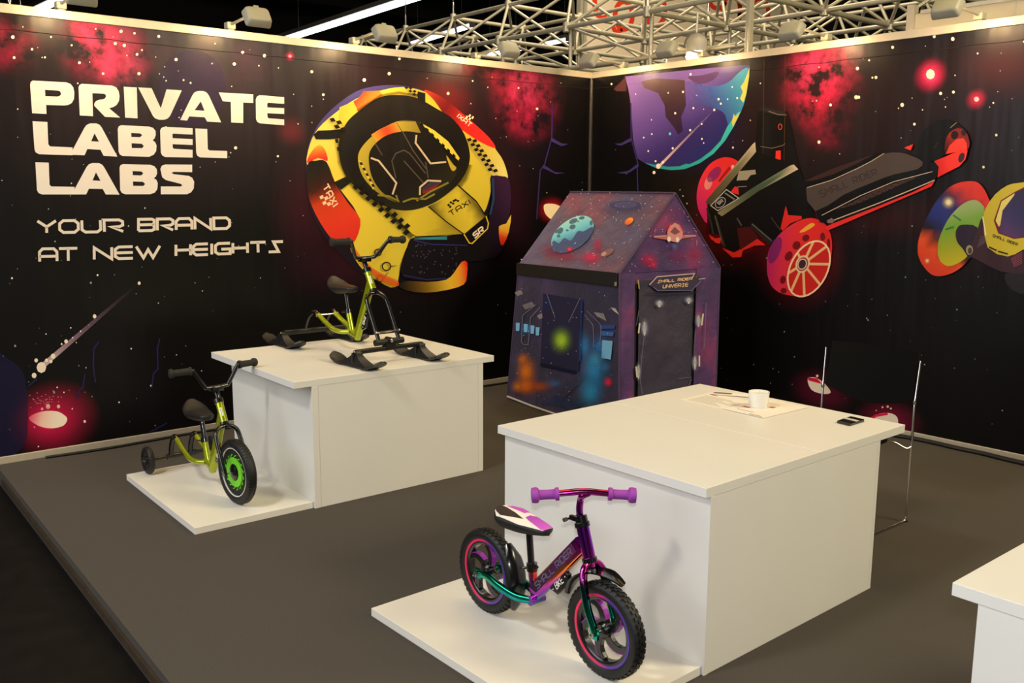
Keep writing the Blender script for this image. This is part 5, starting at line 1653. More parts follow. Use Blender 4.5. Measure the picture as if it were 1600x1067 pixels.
# cross tube under the fork
ct = Vector((SX, end.y, end.z - 0.006))
b = MB().tube([ct - fsd * 0.088, ct + fsd * 0.088], 0.017, 18)
b.obox(ct + Vector((0, 0, -0.022)), fsd * 0.030, fh * 0.020, (0, 0, max(0.01, (ct.z - BARZ) / 2 + 0.002)))
b.lathe([(0.016, -0.022), (0.016, 0.022)], ct + Vector((0, 0, 0.008)), fh, 14)
b.build('fork_crossbar', M_skibar, sk, smooth=40)
MB().lathe([(0.010, 0), (0.010, 0.006), (0, 0.009)], ct + fh * 0.022 + Vector((0, 0, 0.008)), fh, 12).build('pivot_bolt', M_steel, sk)
rz = end + Vector((0, 0.012, 0.045))
MB().tube([rz - fsd * 0.072, rz + fsd * 0.072], 0.0045, 8).build('fork_rod', M_chrome, sk)
for s in (-1, 1):
    MB().lathe([(0.007, 0), (0.007, 0.006)], rz + fsd * s * 0.070, fsd * s, 8).build('rod_nut', M_steel, sk)
# rear skis
RY = -0.790
RZ_ = SZ + 0.074
for s in (-1, 1):
    ski(Vector((SX + s * 0.205, RY, SZ + 0.0003)), (0, -1, 0), RZ_ + 0.008)
MB().sweep([(SX - 0.200, RY, RZ_), (SX + 0.200, RY, RZ_)], rounded_rect(0.014, 0.014, 0.004, 2), up=(0, 0, 1)).build('rear_ski_bar', M_skibar, sk, smooth=40)
for s in (-1, 1):
    b = MB()
    b.tube(bez([(SX + s * 0.053, -0.935, 0.822), (SX + s * 0.060, -0.900, 0.836), (SX + s * 0.066, -0.850, 0.81), (SX + s * 0.066, RY - 0.02, 0.765), (SX + s * 0.066, RY, RZ_ + 0.01)]), 0.0115, 10)
    b.build('rear_bracket', M_black, sk, smooth=45)
MB().tube([(SX - 0.070, -0.935, 0.822), (SX + 0.070, -0.935, 0.822)], 0.0045, 8).build('stay_rod', M_chrome, sk)
for s in (-1, 1):
    MB().lathe([(0.009, 0), (0.009, 0.006), (0, 0.008)], (SX + s * 0.066, -0.935, 0.822), (s, 0, 0), 10).build('rod_nut', M_steel, sk)

# ================================================================== PLAY TENT
EL, EN = Vector((-1.259, -0.575, 1.010)), Vector((-1.400, -1.710, 1.025))
ER = EN + Vector((0.993, -0.119, 0)) * 0.862
ER.z = 1.03
EB = EL + (ER - EN)
GL, GN = Vector((-1.289, -0.486, 0.012)), Vector((-1.444, -1.777, 0.012))
GR = GN + Vector((0.993, -0.119, 0)) * 0.835
GB = GL + (GR - GN)
RN = onX(1055, 302, -0.972)
RF = onX(891, 300, -0.845)
tent = thing('play_tent', (-0.93, -1.15, 0), 'house-shaped child play tent with a purple galaxy print in the corner of the stand', 'play tent')


def tent_material(name, c1, c2, c3, seed):
    m = bpy.data.materials.new(name)
    m.use_nodes = True
    nt = m.node_tree
    bs = nt.nodes['Principled BSDF']
    bs.inputs['Roughness'].default_value = 0.62
    bs.inputs['Sheen Weight'].default_value = 0.25
    tc = nt.nodes.new('ShaderNodeTexCoord')
    mp = nt.nodes.new('ShaderNodeMapping'); mp.inputs['Location'].default_value = (seed, seed * 2, 0)
    nt.links.new(tc.outputs['Object'], mp.inputs['Vector'])
    n = nt.nodes.new('ShaderNodeTexNoise'); n.inputs['Scale'].default_value = 2.6; n.inputs['Detail'].default_value = 6
    nt.links.new(mp.outputs[0], n.inputs['Vector'])
    r = nt.nodes.new('ShaderNodeValToRGB')
    e = r.color_ramp.elements
    e[0].position, e[0].color = 0.34, (*lin(c1), 1)
    e[1].position, e[1].color = 0.68, (*lin(c3), 1)
    k = e.new(0.52); k.color = (*lin(c2), 1)
    nt.links.new(n.outputs['Fac'], r.inputs['Fac'])
    nt.links.new(r.outputs['Color'], bs.inputs['Base Color'])
    w = nt.nodes.new('ShaderNodeTexNoise'); w.inputs['Scale'].default_value = 7; w.inputs['Detail'].default_value = 3; w.inputs['Distortion'].default_value = 0.3
    nt.links.new(mp.outputs[0], w.inputs['Vector'])
    bp_ = nt.nodes.new('ShaderNodeBump'); bp_.inputs['Strength'].default_value = 0.5; bp_.inputs['Distance'].default_value = 0.03
    nt.links.new(w.outputs['Fac'], bp_.inputs['Height'])
    nt.links.new(bp_.outputs['Normal'], bs.inputs['Normal'])
    return m


M_roof = tent_material('galaxy_roof_fabric', (76, 70, 112), (88, 62, 92), (128, 56, 86), 3.1)
M_gable = tent_material('galaxy_gable_fabric', (46, 32, 84), (84, 42, 102), (144, 42, 94), 1.7)
M_wallf = tent_material('corridor_print_fabric', (32, 28, 56), (46, 38, 72), (66, 48, 92), 5.3)
M_door = tent_material('door_print_fabric', (36, 32, 54), (42, 36, 62), (50, 42, 70), 8.3)


def wrinkle(amt, seed):
    return lambda p: amt * (noise.noise(Vector((p.x * 3 + seed, p.y * 3, p.z * 3))) + 0.5 * noise.noise(Vector((p.x * 8, p.y * 8 + seed, p.z * 6))))


def quadf(a, b, c, d, n, disp):
    """a-b bottom, d-c top"""
    def f(u, v):
        p = (a * (1 - u) + b * u) * (1 - v) + (d * (1 - u) + c * u) * v
        e = min(1, 8 * min(u, 1 - u)) * min(1, 8 * min(v, 1 - v))
        return p + n * disp(p) * e
    return f


wr = wrinkle(0.014, 2.0)
nF = (GN - GL).cross(EL - GL).normalized()
if nF.x > 0: nF = -nF
nG = (GR - GN).cross(EN - GN).normalized()
if nG.y > 0: nG = -nG
nRf = (EN - EL).cross(RF - EL).normalized()
if nRf.z < 0: nRf = -nRf
wallF = MB().grid(quadf(GL, GN, EN, EL, nF, wr), 28, 24).build('wall_panel', M_wallf, tent, smooth=80, fixn=False)
roofF = MB().grid(quadf(EL, EN, RN, RF, nRf, lambda p: -0.003 + 0.15 * wr(p)), 20, 14).build('roof_panel', M_roof, tent, smooth=80, fixn=False)
roofB = MB().grid(quadf(ER, EB, RF, RN, Vector((0.7, 0, 0.7)), lambda p: -0.01), 10, 8).build('roof_panel', M_roof, tent, smooth=80, fixn=False)
MB().grid(quadf(GR, GB, EB, ER, Vector((1, 0, 0)), wr), 10, 8).build('wall_panel', M_wallf, tent, smooth=80, fixn=False)
MB().grid(quadf(GB, GL, EL, EB, Vector((0, 1, 0)), wr), 10, 8).build('wall_panel', M_wallf, tent, smooth=80, fixn=False)
b = MB().add([EB, EL, RF], [(0, 1, 2)])
b.build('gable_panel', M_gable, tent, fixn=False)
# front gable: jambs and head around the door flap
gu = (ER - EN).normalized()
gpt = lambda x, y: onP(x, y, EN, nG)
wr2 = wrinkle(0.013, 6.0)
dl, dr = 0.175, 0.725            # door edges along the gable, fractions
gw = (ER - EN).length


def gab(u, v):
    """u 0..1 across, v 0 floor .. 1 eave"""
    return (GN * (1 - u) + GR * u) * (1 - v) + (EN * (1 - u) + ER * u) * v


def strip(u0, u1, v0, v1, m, name, off=0.0, nu=8, nv=20, amp=1.0):
    def f(a, c):
        p = gab(u0 + (u1 - u0) * a, v0 + (v1 - v0) * c)
        e = min(1, 6 * min(a, 1 - a)) * min(1, 8 * min(c, 1 - c))
        return p + nG * (off + wr2(p) * e * amp)
    return MB().grid(f, nu, nv).build(name, m, tent, smooth=80, fixn=False)


strip(0, dl - 0.03, 0, 1, M_gable, 'wall_panel')
strip(dr + 0.03, 1, 0, 1, M_gable, 'wall_panel')
door = strip(dl + 0.005, dr - 0.005, 0.02, 0.95, M_door, 'door_flap', 0.004, 18, 26, 1.6)
strip(dl - 0.03, dr + 0.03, 0.93, 1.0, M_gable, 'wall_panel', -0.004, 16, 4)
for u0, u1 in ((dl - 0.034, dl + 0.009), (dr - 0.009, dr + 0.034)):
    strip(u0, u1, 0.0, 0.95, M_blackm, 'door_slit', -0.014, 2, 8, 0.0)
for u in (dl - 0.012, dr + 0.012):
    c = gab(u, 0.945) + nG * 0.012
    MB().tube([c + Vector((0, 0, 0.01)), c + gu * 0.006 + Vector((0, 0, -0.02)), c + gu * 0.010 + Vector((0, 0, -0.045))], 0.004, 6).build('door_tie', mat('yellow_tie_cord', (190, 160, 84), 0.7, 0, 60, 0.1), tent)


nT = (ER - EN).cross(RN - EN).normalized()
if nT.y > 0: nT = -nT
gtp = lambda x, y: onP(x, y, EN, nT)
def gtri(u, v):
    p = (EN * (1 - u) + ER * u) * (1 - v) + RN * v
    e = min(1, 6 * min(u, 1 - u)) * min(1, 6 * min(v, 1 - v))
    return p + nT * (wr2(p) + 0.004 * math.sin(14 * v + 3 * u)) * e


gabP = MB().grid(gtri, 22, 16).build('gable_panel', M_gable, tent, smooth=80, fixn=True)
# eave valance and hems
out = nF
off = out * 0.018
b = MB().prism([EL + off + Vector((0, 0, 0.006)), EN + off + Vector((0, 0, 0.006)), EN + off + Vector((0, 0, -0.078)), EL + off + Vector((0, 0, -0.078))], out * 0.006)
b.build('valance', M_blackm, tent, bevel=0.001)
MB().tube([EN + off * 1.6 + Vector((0, 0, -0.05)), EN + off * 1.7 + Vector((0, 0, -0.075))], 0.008, 8).build('valance_toggle', mat('grey_toggle', (120, 116, 96), 0.5, 0, 40, 0.05), tent)
M_hem = mat('white_hem', (206, 196, 184), 0.7, 0, 40, 0.05)
MB().tube([GL + Vector((0, 0, 0.006)), GL.lerp(GN, 0.25) + out * 0.006, GL.lerp(GN, 0.6) + out * 0.003, GN], 0.008, 8).build('base_hem', M_hem, tent, smooth=60)
for a, c in ((EL, EN), (RF, RN), (RN, EN), (RN, ER), (EB, ER)):
    MB().tube([a, c], 0.0075, 8).build('frame_pole', mat('tent_piping', (70, 52, 82), 0.7, 0, 40, 0.08), tent, smooth=60)
for a, c in ((GN, EN), (GR, ER), (GL, EL), (GB, EB)):
    MB().tube([a, c], 0.007, 8).build('frame_pole', MATS['tent_piping'], tent, smooth=60)

# roof print
P = Print(lambda x, y: onP(x, y, EL, nRf), nRf, (800, 290, 4.848), lift=0.003, step=0.0003, gain=1.2)
P.glow(600, 545, 130, 80, (200, 40, 84), 0.7, 0.2); P.glow(650, 450, 60, 90, (180, 36, 76), 0.55, 0.2); P.glow(420, 540, 180, 62, (150, 44, 80), 0.5, 0.2); P.glow(290, 495, 140, 95, (140, 50, 84), 0.45)
P.glow(860, 150, 300, 84, (78, 76, 124), 0.6, 0.4); P.glow(500, 165, 56, 100, (150, 90, 110), 0.35)
pe = ell(460, 372, 186, 108, -37, 40)
P.poly(pe, glin((420, 270), (500, 480), [(0, (150, 206, 200)), (0.35, (110, 190, 206)), (0.7, (66, 120, 160)), (1, (78, 70, 110))]))
for (x, y, a, c, ro) in ((468, 272, 34, 18, -25), (462, 316, 24, 18, -20), (368, 345, 20, 28, 40), (532, 248, 22, 12, -10), (422, 342, 12, 8, 0), (505, 275, 8, 6, 0), (356, 385, 14, 12, 0), (340, 350, 10, 16, 30), (604, 285, 12, 20, 10)):
    P.poly(ell(x, y, a, c, ro), (70, 104, 124), up=False)
P.up()
P.poly(sm([(300, 470), (320, 420), (360, 440), (400, 400), (450, 420), (500, 350), (545, 350), (600, 320), (618, 330), (580, 400), (500, 460), (400, 500), (330, 505)], 3), (72, 84, 124, 0.85))
P.poly(ell(890, 273, 36, 22, -35), glin((900, 250), (880, 300), [(0, (236, 150, 60)), (1, (226, 84, 40))])); P.glow(440, 486, 34, 26, (240, 50, 60), 1, 0.3); P.poly(ell(725, 512, 52, 22, -28), (132, 88, 90, 0.9)); P.poly(ell(700, 522, 22, 14, -28), (190, 150, 140, 0.8))
Rq = [(60, 580), (440, 50), (1236, 58), (822, 655)]
for k in range(170):
    x, y = rnd.uniform(60, 1230), rnd.uniform(55, 650)
    if inside(x, y, [Rq]): P.dot(x, y, *([rnd.choice((1.6, 2.0, 2.6, 3.4))] * 2), (226, 206, 206))
P.build('printed_planets', M_decal, roofF)
# gable print: winged space ship, stars and the sign
gd = lambda p: max(0.0, wr2(p)) + 0.004
P = Print(gtp, nT, (800, 290, 4.848), lift=0.004, step=0.0003, gain=1.2, disp=gd)
P.glow(1025, 560, 104, 80, (190, 30, 80), 0.6); P.glow(1250, 535, 140, 74, (120, 40, 96), 0.5); P.glow(1060, 598, 54, 46, (210, 40, 80), 0.6); P.glow(1385, 520, 76, 76, (140, 40, 80), 0.5)
Gq = [(850, 650), (1236, 90), (1560, 600)]
for k in range(110):
    x, y = rnd.uniform(860, 1560), rnd.uniform(100, 650)
    if inside(x, y, [Gq]): P.dot(x, y, *([rnd.choice((1.6, 2.2, 3.0))] * 2), (230, 206, 220))
P.up()
P.glow(1226, 340, 80, 80, (240, 60, 70), 0.9, 0.3)
P.poly([(1160, 372), (1065, 380), (1064, 394), (1170, 410), (1290, 400), (1388, 384), (1386, 374), (1290, 372)], (168, 96, 96)); P.poly([(1168, 350), (1200, 300), (1225, 280), (1262, 300), (1288, 350), (1280, 400), (1240, 430), (1200, 420), (1172, 400)], (196, 130, 130))
P.poly([(1190, 350), (1224, 310), (1266, 350), (1226, 372)], (120, 70, 80)); P.stroke([(1172, 340), (1196, 296)], 8, (246, 90, 80)); P.stroke([(1256, 296), (1284, 350)], 8, (246, 90, 80)); P.stroke([(1070, 384), (1160, 380)], 4, (220, 170, 160)); P.stroke([(1300, 380), (1384, 380)], 4, (220, 170, 160))
P.poly(ell(1180, 404, 14, 20), (222, 200, 190)); P.poly(ell(1244, 408, 14, 20), (222, 200, 190)); P.glow(1220, 460, 40, 40, (90, 100, 150), 0.6)
P.stroke([(1068, 350), (1080, 330)], 4, (180, 120, 130)); P.stroke([(1390, 350), (1376, 336)], 4, (180, 120, 130)); P.stroke([(1388, 410), (1390, 450)], 4, (150, 110, 130))
P.build('printed_space_ship', M_decal, gabP)
P = Print(gpt, nG, (800, 290, 4.848), lift=0.016, step=0.0004, gain=1.25, disp=lambda p: 0.0)
P.poly([(1028, 752), (1086, 690), (1370, 666), (1440, 706), (1350, 792), (1092, 796)], (52, 46, 68))
P.stroke([(1028, 752), (1086, 690), (1370, 666), (1350, 700)], 8, (178, 150, 150)); P.stroke([(1060, 770), (1092, 796), (1350, 792), (1420, 718)], 4, (104, 110, 150)); P.stroke([(1400, 708), (1450, 702)], 8, (150, 130, 150))
P.text('SMALL RIDER', (1086, 738), (1350, 712), (1092, 718), (1352, 694), 5.2, (206, 170, 130), gap=0.3); P.text('UNIVERSE', (1128, 776), (1318, 762), (1132, 752), (1320, 738), 5.2, (206, 170, 130), gap=0.25)
P.build('printed_sign', M_decal, gabP)
# door flap print: rows of corridor lamps
P = Print(gpt, nG, (960, 400, 4.447), lift=0.022, step=0.0004, gain=1.2, disp=lambda p: 0.0)
for (x, y, a, c) in ((297, 328, 22, 28), (500, 306, 20, 26), (193, 500, 18, 62), (568, 448, 16, 50), (152, 800, 12, 62), (543, 738, 15, 56)):
    P.glow(x, y, a * 2.0, c * 1.3, (176, 182, 212), 0.8, 0.2, up=False); P.poly(ell(x, y + 4, a * 0.5, c * 0.8), (206, 204, 200, 0.85), up=False)
P.up()
for ln in ([(160, 465), (152, 535)], [(600, 400), (590, 480)], [(574, 690), (574, 765)], [(135, 765), (142, 840)]):
    P.stroke(ln, 10, (196, 186, 160), up=False)
for ln in ([(154, 375), (138, 480)], [(622, 320), (612, 560), (606, 640)], [(190, 560), (175, 690), (165, 880), (180, 960)], [(545, 520), (535, 680)], [(520, 850), (500, 900)], [(430, 850), (520, 838)]):
    P.stroke(ln, 4, (110, 104, 130, 0.7), up=False)
P.stroke([(200, 262), (560, 250)], 5, (30, 24, 42, 0.8))
P.build('printed_corridor_lamps', M_decal, door)
# window side print: ship corridor with blue screens, soft coloured clouds
fd = lambda p: max(0.0, wr(p)) + 0.004
P = Print(lambda x, y: onP(x, y, GL, nF), nF, (790, 400, 4.27), lift=0.006, step=0.0003, gain=1.2, disp=fd)
P.poly([(262, 250), (520, 290), (496, 770), (240, 720)], (36, 34, 58))
P.stroke([(266, 270), (252, 715), (492, 770)], 9, (24, 34, 84)); P.stroke([(522, 290), (504, 700)], 12, (30, 44, 104)); P.stroke([(240, 722), (490, 780)], 22, (16, 18, 40)); P.glow(310, 330, 60, 60, (30, 60, 140), 0.5)
P.glow(150, 485, 74, 56, (60, 120, 180), 0.7, 0.3); P.glow(640, 600, 96, 110, (50, 110, 170), 0.7, 0.4)
for (x, y) in ((92, 470), (145, 478), (190, 488), (224, 500)): P.poly([(x - 14, y - 26), (x + 12, y - 24), (x + 8, y + 30), (x - 14, y + 28)], (120, 180, 214), up=False)
P.up()
P.poly([(655, 560), (724, 566), (712, 690), (650, 680)], (110, 166, 196)); P.poly([(650, 500), (732, 505), (728, 535), (650, 530)], (54, 92, 150)); P.poly([(640, 460), (740, 460), (738, 484), (640, 486)], (40, 70, 130))
for base, dx, n in (((128, 340), 8, 8), ((606, 388), 8, 8), ((82, 250), 6, 6), ((716, 350), 5, 7), ((222, 405), 5, 6)):
    for i in range(n): P.stroke([(base[0] + dx * i, base[1] - (14 if dx > 6 else 8) - i * 3 + (0 if base[0] < 400 else i * 4)), (base[0] + dx * i + (18 if base[0] < 400 else 22), base[1] + 16 - i * 3 + (0 if base[0] < 400 else i * 7))], 2.6, (176, 168, 160), up=False)
P.up()
for ln in ([(215, 322), (132, 388), (122, 400), (116, 572), (130, 590), (165, 590)], [(240, 340), (176, 410), (166, 540), (160, 585)], [(556, 365), (640, 450), (648, 480), (640, 600)], [(540, 390), (596, 460), (600, 560), (596, 610)], [(290, 250), (340, 410)], [(512, 280), (432, 440)]):
    P.stroke(ln, 3.4, (120, 116, 130), up=False)
P.up()
P.glow(100, 920, 50, 30, (60, 20, 30), 0.3)
P.poly([(370, 980), (560, 790), (500, 770), (320, 920)], (64, 60, 84, 0.6)); P.poly([(250, 980), (480, 1020), (560, 960), (330, 930)], (46, 60, 96, 0.5)); P.glow(340, 850, 90, 50, (70, 110, 160), 0.5)
# plain drifting clouds of colour
for (x, y, a, c, col_, al) in ((150, 770, 92, 140, (232, 124, 26), 0.8), (150, 865, 118, 90, (224, 110, 22), 0.8), (240, 870, 120, 56, (200, 84, 20), 0.55), (92, 870, 60, 54, (220, 126, 30), 0.6), (130, 690, 60, 66, (226, 120, 30), 0.6),
                               (600, 760, 120, 200, (46, 136, 190), 0.8), (580, 900, 120, 160, (46, 140, 190), 0.8), (545, 600, 60, 140, (46, 130, 184), 0.65), (676, 740, 60, 60, (46, 124, 176), 0.5), (610, 690, 80, 90, (70, 160, 200), 0.5),
                               (386, 560, 90, 110, (160, 200, 44), 0.85), (386, 570, 46, 56, (190, 214, 70), 0.6), (700, 840, 42, 44, (230, 30, 70), 0.8)):
    P.glow(x, y, a, c, col_, al, 0.1)
for k in range(60):
    x, y = rnd.uniform(90, 740), rnd.uniform(200, 960)
    P.dot(x, y, *([rnd.choice((1.4, 2.0, 2.6))] * 2), (200, 196, 214))
P.up()
P.build('printed_corridor', M_decal, wallF)

# ================================================================== FLOODLIGHTS ON THE WALL TOPS
def lamp(x, label):
    """arm-mounted halogen flood on the left wall's rail; head hangs over the stand and shines back on the banner"""
    o = Vector((x, 0.015, HW))
    t = thing('floodlight', o, label, 'floodlight', 'halogen floodlights along the wall tops')
    b = MB().obox(o + Vector((0, 0, 0.004)), (0.020, 0, 0), (0, 0.022, 0), (0, 0, 0.004))
    b.obox(o + Vector((0, 0, 0.028)), (0.027, 0, 0), (0, 0.030, 0), (0, 0, 0.021))
    b.build('mount', M_lampbody, t, bevel=0.006)
    MB().tube([o + Vector((0, -0.02, 0.035)), o + Vector((0, -0.19, 0.045)), o + Vector((0, -0.36, 0.062))], 0.0085, 10).build('arm', M_lampbody, t, smooth=50)
    hc = o + Vector((0, -0.405, 0.035))
    d = Vector((0, 0.82, -0.57)).normalized()          # beam, back towards the banner
    up = Vector((0, 0.57, 0.82)).normalized(); sx = Vector((1, 0, 0))
    b = MB()
    sec = [(-0.020, 0.062, 0.041, 0.020), (-0.018, 0.068, 0.047, 0.022), (-0.008, 0.074, 0.052, 0.020), (0.024, 0.078, 0.056, 0.017), (0.036, 0.078, 0.056, 0.014)]
    for (h, w, hh, r) in sec:
        b.v += [hc + d * h + sx * a + up * c for a, c in rounded_rect(w, hh, r, 3)]
    m = 16
    for i in range(len(sec) - 1):
        for k in range(m):
            b.f.append((i * m + k, i * m + (k + 1) % m, (i + 1) * m + (k + 1) % m, (i + 1) * m + k))
    b.f.append(tuple(range(m))[::-1])
    k4 = len(b.v)
    b.v += [hc + d * 0.026 + sx * a + up * c for a, c in rounded_rect(0.066, 0.046, 0.008, 3)]
    for k in range(m):
        b.f.append(((len(sec) - 1) * m + k, (len(sec) - 1) * m + (k + 1) % m, k4 + (k + 1) % m, k4 + k))
    b.f.append(tuple(range(k4, k4 + m)))
    b.build('head', M_lampbody, t, smooth=50)
    b = MB().obox(hc - d * 0.002 + up * 0.054, sx * 0.016, up * 0.010, d * 0.014)
    b.build('hinge', M_lampbody, t, bevel=0.003)
    MB().obox(hc + d * 0.030, sx * 0.063, up * 0.043, d * 0.002).build('glass', M_glow, t)
    l = bpy.data.lights.new('halogen_beam', 'AREA')
    l.shape = 'RECTANGLE'; l.size = 0.12; l.size_y = 0.08; l.energy = LAMP_POWER; l.color = LAMP_COLOR
    lo = bpy.data.objects.new('halogen_beam', l)
    COL.objects.link(lo)
    lo.parent = t
    lo.location = hc + d * 0.052 - o
    lo.rotation_mode = 'QUATERNION'
    lo.rotation_quaternion = look_quat(Vector((0, 0.55, -0.83)))
    return t


ordL = ['leftmost floodlight on the left wall, at the left edge of the photo', 'second floodlight from the left on the left wall', 'third floodlight from the left on the left wall, against the dark hall', 'rightmost floodlight on the left wall, in front of the truss']
l0 = None
for x, lab in zip((-4.086, -3.112, -2.237, -1.200), ordL):
    if l0 is None:
        l0 = o = lamp(x, lab)
    else:
        o = copy_tree(l0)
        o.location = (x, 0.015, HW)
        o['label'] = lab
for y, lab in zip((-0.352, -1.141, -2.163, -3.144), ('floodlight on the right wall nearest the corner', 'second floodlight from the corner on the right wall, beside the lit bulb', 'third floodlight from the corner on the right wall', 'rightmost floodlight on the right wall, in front of the pale header panel')):
    o = copy_tree(l0)
    o.location = (0.015, y, HW)
    o.rotation_euler = (0, 0, R(-90))
    o['label'] = lab
# neighbour's flood that shines at the camera
bc = onX(1088, 86, 0.13)
t = thing('bulb_spotlight', bc, 'round grey spotlight with a glaring lit bulb behind the right wall top', 'spotlight')
dv = Vector((-0.45, -0.85, -0.25)).normalized()
MB().lathe([(0.03, -0.10), (0.055, -0.095), (0.078, -0.06), (0.088, -0.02), (0.090, 0.0), (0.084, 0.0), (0.068, -0.04), (0.02, -0.06)], bc + Vector((0, 0, 0.075)), dv, 28).build('housing', mat('dark_grey_housing', (112, 108, 100), 0.5, 0.2, 15, 0.05), t, smooth=50)
MB().lathe([(0, -0.07), (0.034, -0.055), (0.042, 0.0), (0.034, 0.055), (0, 0.07)], bc + Vector((0, 0.03, 0.0)) + dv * 0.03, (0.5, -1, 0.1), 16).build('bulb', M_glow, t, smooth=60)
MB().tube([bc + Vector((0.03, 0.03, 0.13)), bc + Vector((0.035, 0.03, 0.32))], 0.008, 8).build('hanger', M_truss, t)
# rail clips
for x, y, lab in ((-4.34, 0, 'small steel clip standing on the wall top rail at the left edge of the photo'), (-1.9, 0, 'small steel clip on the left wall top rail right of the third floodlight'), (-0.75, 0, 'small steel clip on the left wall top rail near the corner'), (0, -0.8, 'small steel clip on the right wall top rail nearest the corner'), (0, -1.6, 'small steel clip on the right wall top rail right of the glaring bulb')):
    p = Vector((x, y, HW)) + (Vector((0, 0.01, 0)) if y == 0 else Vector((0.01, 0, 0)))
    b = MB().lathe([(0.006, 0), (0.006, 0.012), (0.010, 0.014), (0.010, 0.028), (0.004, 0.032), (0, 0.032)], p, (0, 0, 1), 10)
    o = tag(b.build('rail_clip', M_steel, None, smooth=40, loc=p), lab, 'clip', 'rail clips')

# ================================================================== SPACE FRAME BEHIND THE WALLS
tr = thing('space_frame', (1.8, 1.5, 2.9), 'pale aluminium tube space frame hanging behind the stand walls', 'truss')
X0, Y0, SX_, SY_, ZB, ZA = 0.285, -0.345, 1.022, 0.965, 2.97, 3.43
NI, J0, J1 = 6, -3, 7
node = lambda i, j: Vector((X0 + SX_ * i, Y0 + SY_ * j, ZB))
apex = lambda i, j: Vector((X0 + SX_ * (i + 0.5), Y0 + SY_ * (j + 0.5), ZA))
unit = {}


def member(a, c, r, name):
    """one straight tube; all tubes of a radius share one mesh"""
    key = (r, name)
    if key not in unit:
        b = MB().lathe([(r, 0), (r, 1)], (0, 0, 0), (0, 0, 1), 10)
        me = b.build(name, M_truss, None, smooth=40)
        unit[key] = me.data
        bpy.data.objects.remove(me)
    o = bpy.data.objects.new(name, unit[key])
    COL.objects.link(o)
    o.parent = tr
    BASE[o] = BASE[tr]
    d = c - a
    o.location = a - BASE[tr]
    o.rotation_mode = 'QUATERNION'
    o.rotation_quaternion = Vector((0, 0, 1)).rotation_difference(d)
    o.scale = (1, 1, d.length)
    return o


nb = MB().lathe([(0.020, -0.045), (0.034, -0.040), (0.034, 0.040), (0.020, 0.045)], (0, 0, 0), (0, 0, 1), 12).build('node', M_truss, None, smooth=40)
nmesh = nb.data
bpy.data.objects.remove(nb)


def knot(p):
    o = bpy.data.objects.new('node', nmesh)
    COL.objects.link(o); o.parent = tr; o.location = p - BASE[tr]; BASE[o] = BASE[tr]


def okcell(i, j):
    return 0 <= i < NI and J0 <= j < J1 and not (i >= 3 and j >= 4)


rC, rD = 0.021, 0.0145
for i in range(NI):
    for j in range(J0, J1):
        if not okcell(i, j): continue
        if i <= 4 and -2 <= j: knot(node(i, j))
        if okcell(i + 1, j): member(node(i, j), node(i + 1, j), rC, 'chord_tube')
        if okcell(i, j + 1): member(node(i, j), node(i, j + 1), rC, 'chord_tube')
        if okcell(i + 1, j) and okcell(i, j + 1) and okcell(i + 1, j + 1):
            A_ = apex(i, j)
            knot(A_)
            for n_ in (node(i, j), node(i + 1, j), node(i, j + 1), node(i + 1, j + 1)):
                member(n_, A_, rD, 'diagonal_tube')
            if okcell(i + 2, j) and okcell(i + 2, j + 1): member(A_, apex(i + 1, j), rC, 'chord_tube')
            if okcell(i, j + 2) and okcell(i + 1, j + 2): member(A_, apex(i, j + 1), rC, 'chord_tube')
# lower frame of the neighbouring stand with posts
for i in (0, 1, 2):
    for j in (1, 2, 0):
        p = node(i, j)
        member(p + Vector((0.05, 0, -0.75)), p + Vector((0.05, 0, 0.0)), 0.018, 'hanger_tube')
zl = 2.62
for j in (1, 2):
    member(Vector((0.4, Y0 + SY_ * j, zl)), Vector((4.2, Y0 + SY_ * j, zl)), 0.018, 'chord_tube')
    member(Vector((0.4, Y0 + SY_ * j, zl - 0.24)), Vector((4.2, Y0 + SY_ * j, zl - 0.24)), 0.018, 'chord_tube')
for i in (0, 1, 2):
    member(Vector((X0 + SX_ * i + 0.05, -1.2, zl)), Vector((X0 + SX_ * i + 0.05, 3.4, zl)), 0.018, 'chord_tube')
    for j in range(4):
        a = Vector((X0 + SX_ * i + 0.05, Y0 + SY_ * j, zl)); c = Vector((X0 + SX_ * i + 0.05, Y0 + SY_ * (j + 1), ZB))
        member(a, c, 0.012, 'diagonal_tube')
        a = Vector((X0 + SX_ * i + 0.05, Y0 + SY_ * 1, zl - 0.24 * (j % 2))); c = Vector((X0 + SX_ * (i + 0.5 + 0.0) + 0.05, Y0 + SY_ * 1, zl - 0.24 * ((j + 1) % 2)))
        if j < 2: member(a, c, 0.012, 'diagonal_tube')
# tall white post in front of the frame
p0 = onX(1169, 88, 0.12)
b = MB().box((p0.x - 0.02, p0.y - 0.02, 0), (p0.x + 0.02, p0.y + 0.02, 3.35))
for s in (-1, 1):
    b.box((p0.x - 0.024, p0.y + s * 0.012 - 0.004, 0), (p0.x - 0.018, p0.y + s * 0.012 + 0.004, 3.35))
tag(b.build('aluminium_post', M_truss, None, loc=(p0.x, p0.y, 0)), 'tall grooved aluminium post rising behind the right wall', 'post')
# suspension rods
for i, j, lab in ((0, 4, 'thin steel rod hanging from the dark ceiling near the left end of the space frame'), (0, 3, 'thin steel rod to the second space frame apex, below the long fluorescent tube'), (0, 2, 'thin steel rod to the space frame apex near the hanging sign'), (2, 1, 'thin steel rod hanging to the space frame over the right wall')):
    a = apex(i, j)
    o = MB().tube([a + Vector((0, 0, 0.03)), Vector((a.x, a.y, 6.75))], 0.006, 6)
    o.lathe([(0.014, 0.03), (0.014, 0.14), (0.006, 0.17)], a, (0, 0, 1), 10)
    tag(o.build('suspension_rod', M_steel, None, loc=a), lab, 'rod', 'suspension rods')
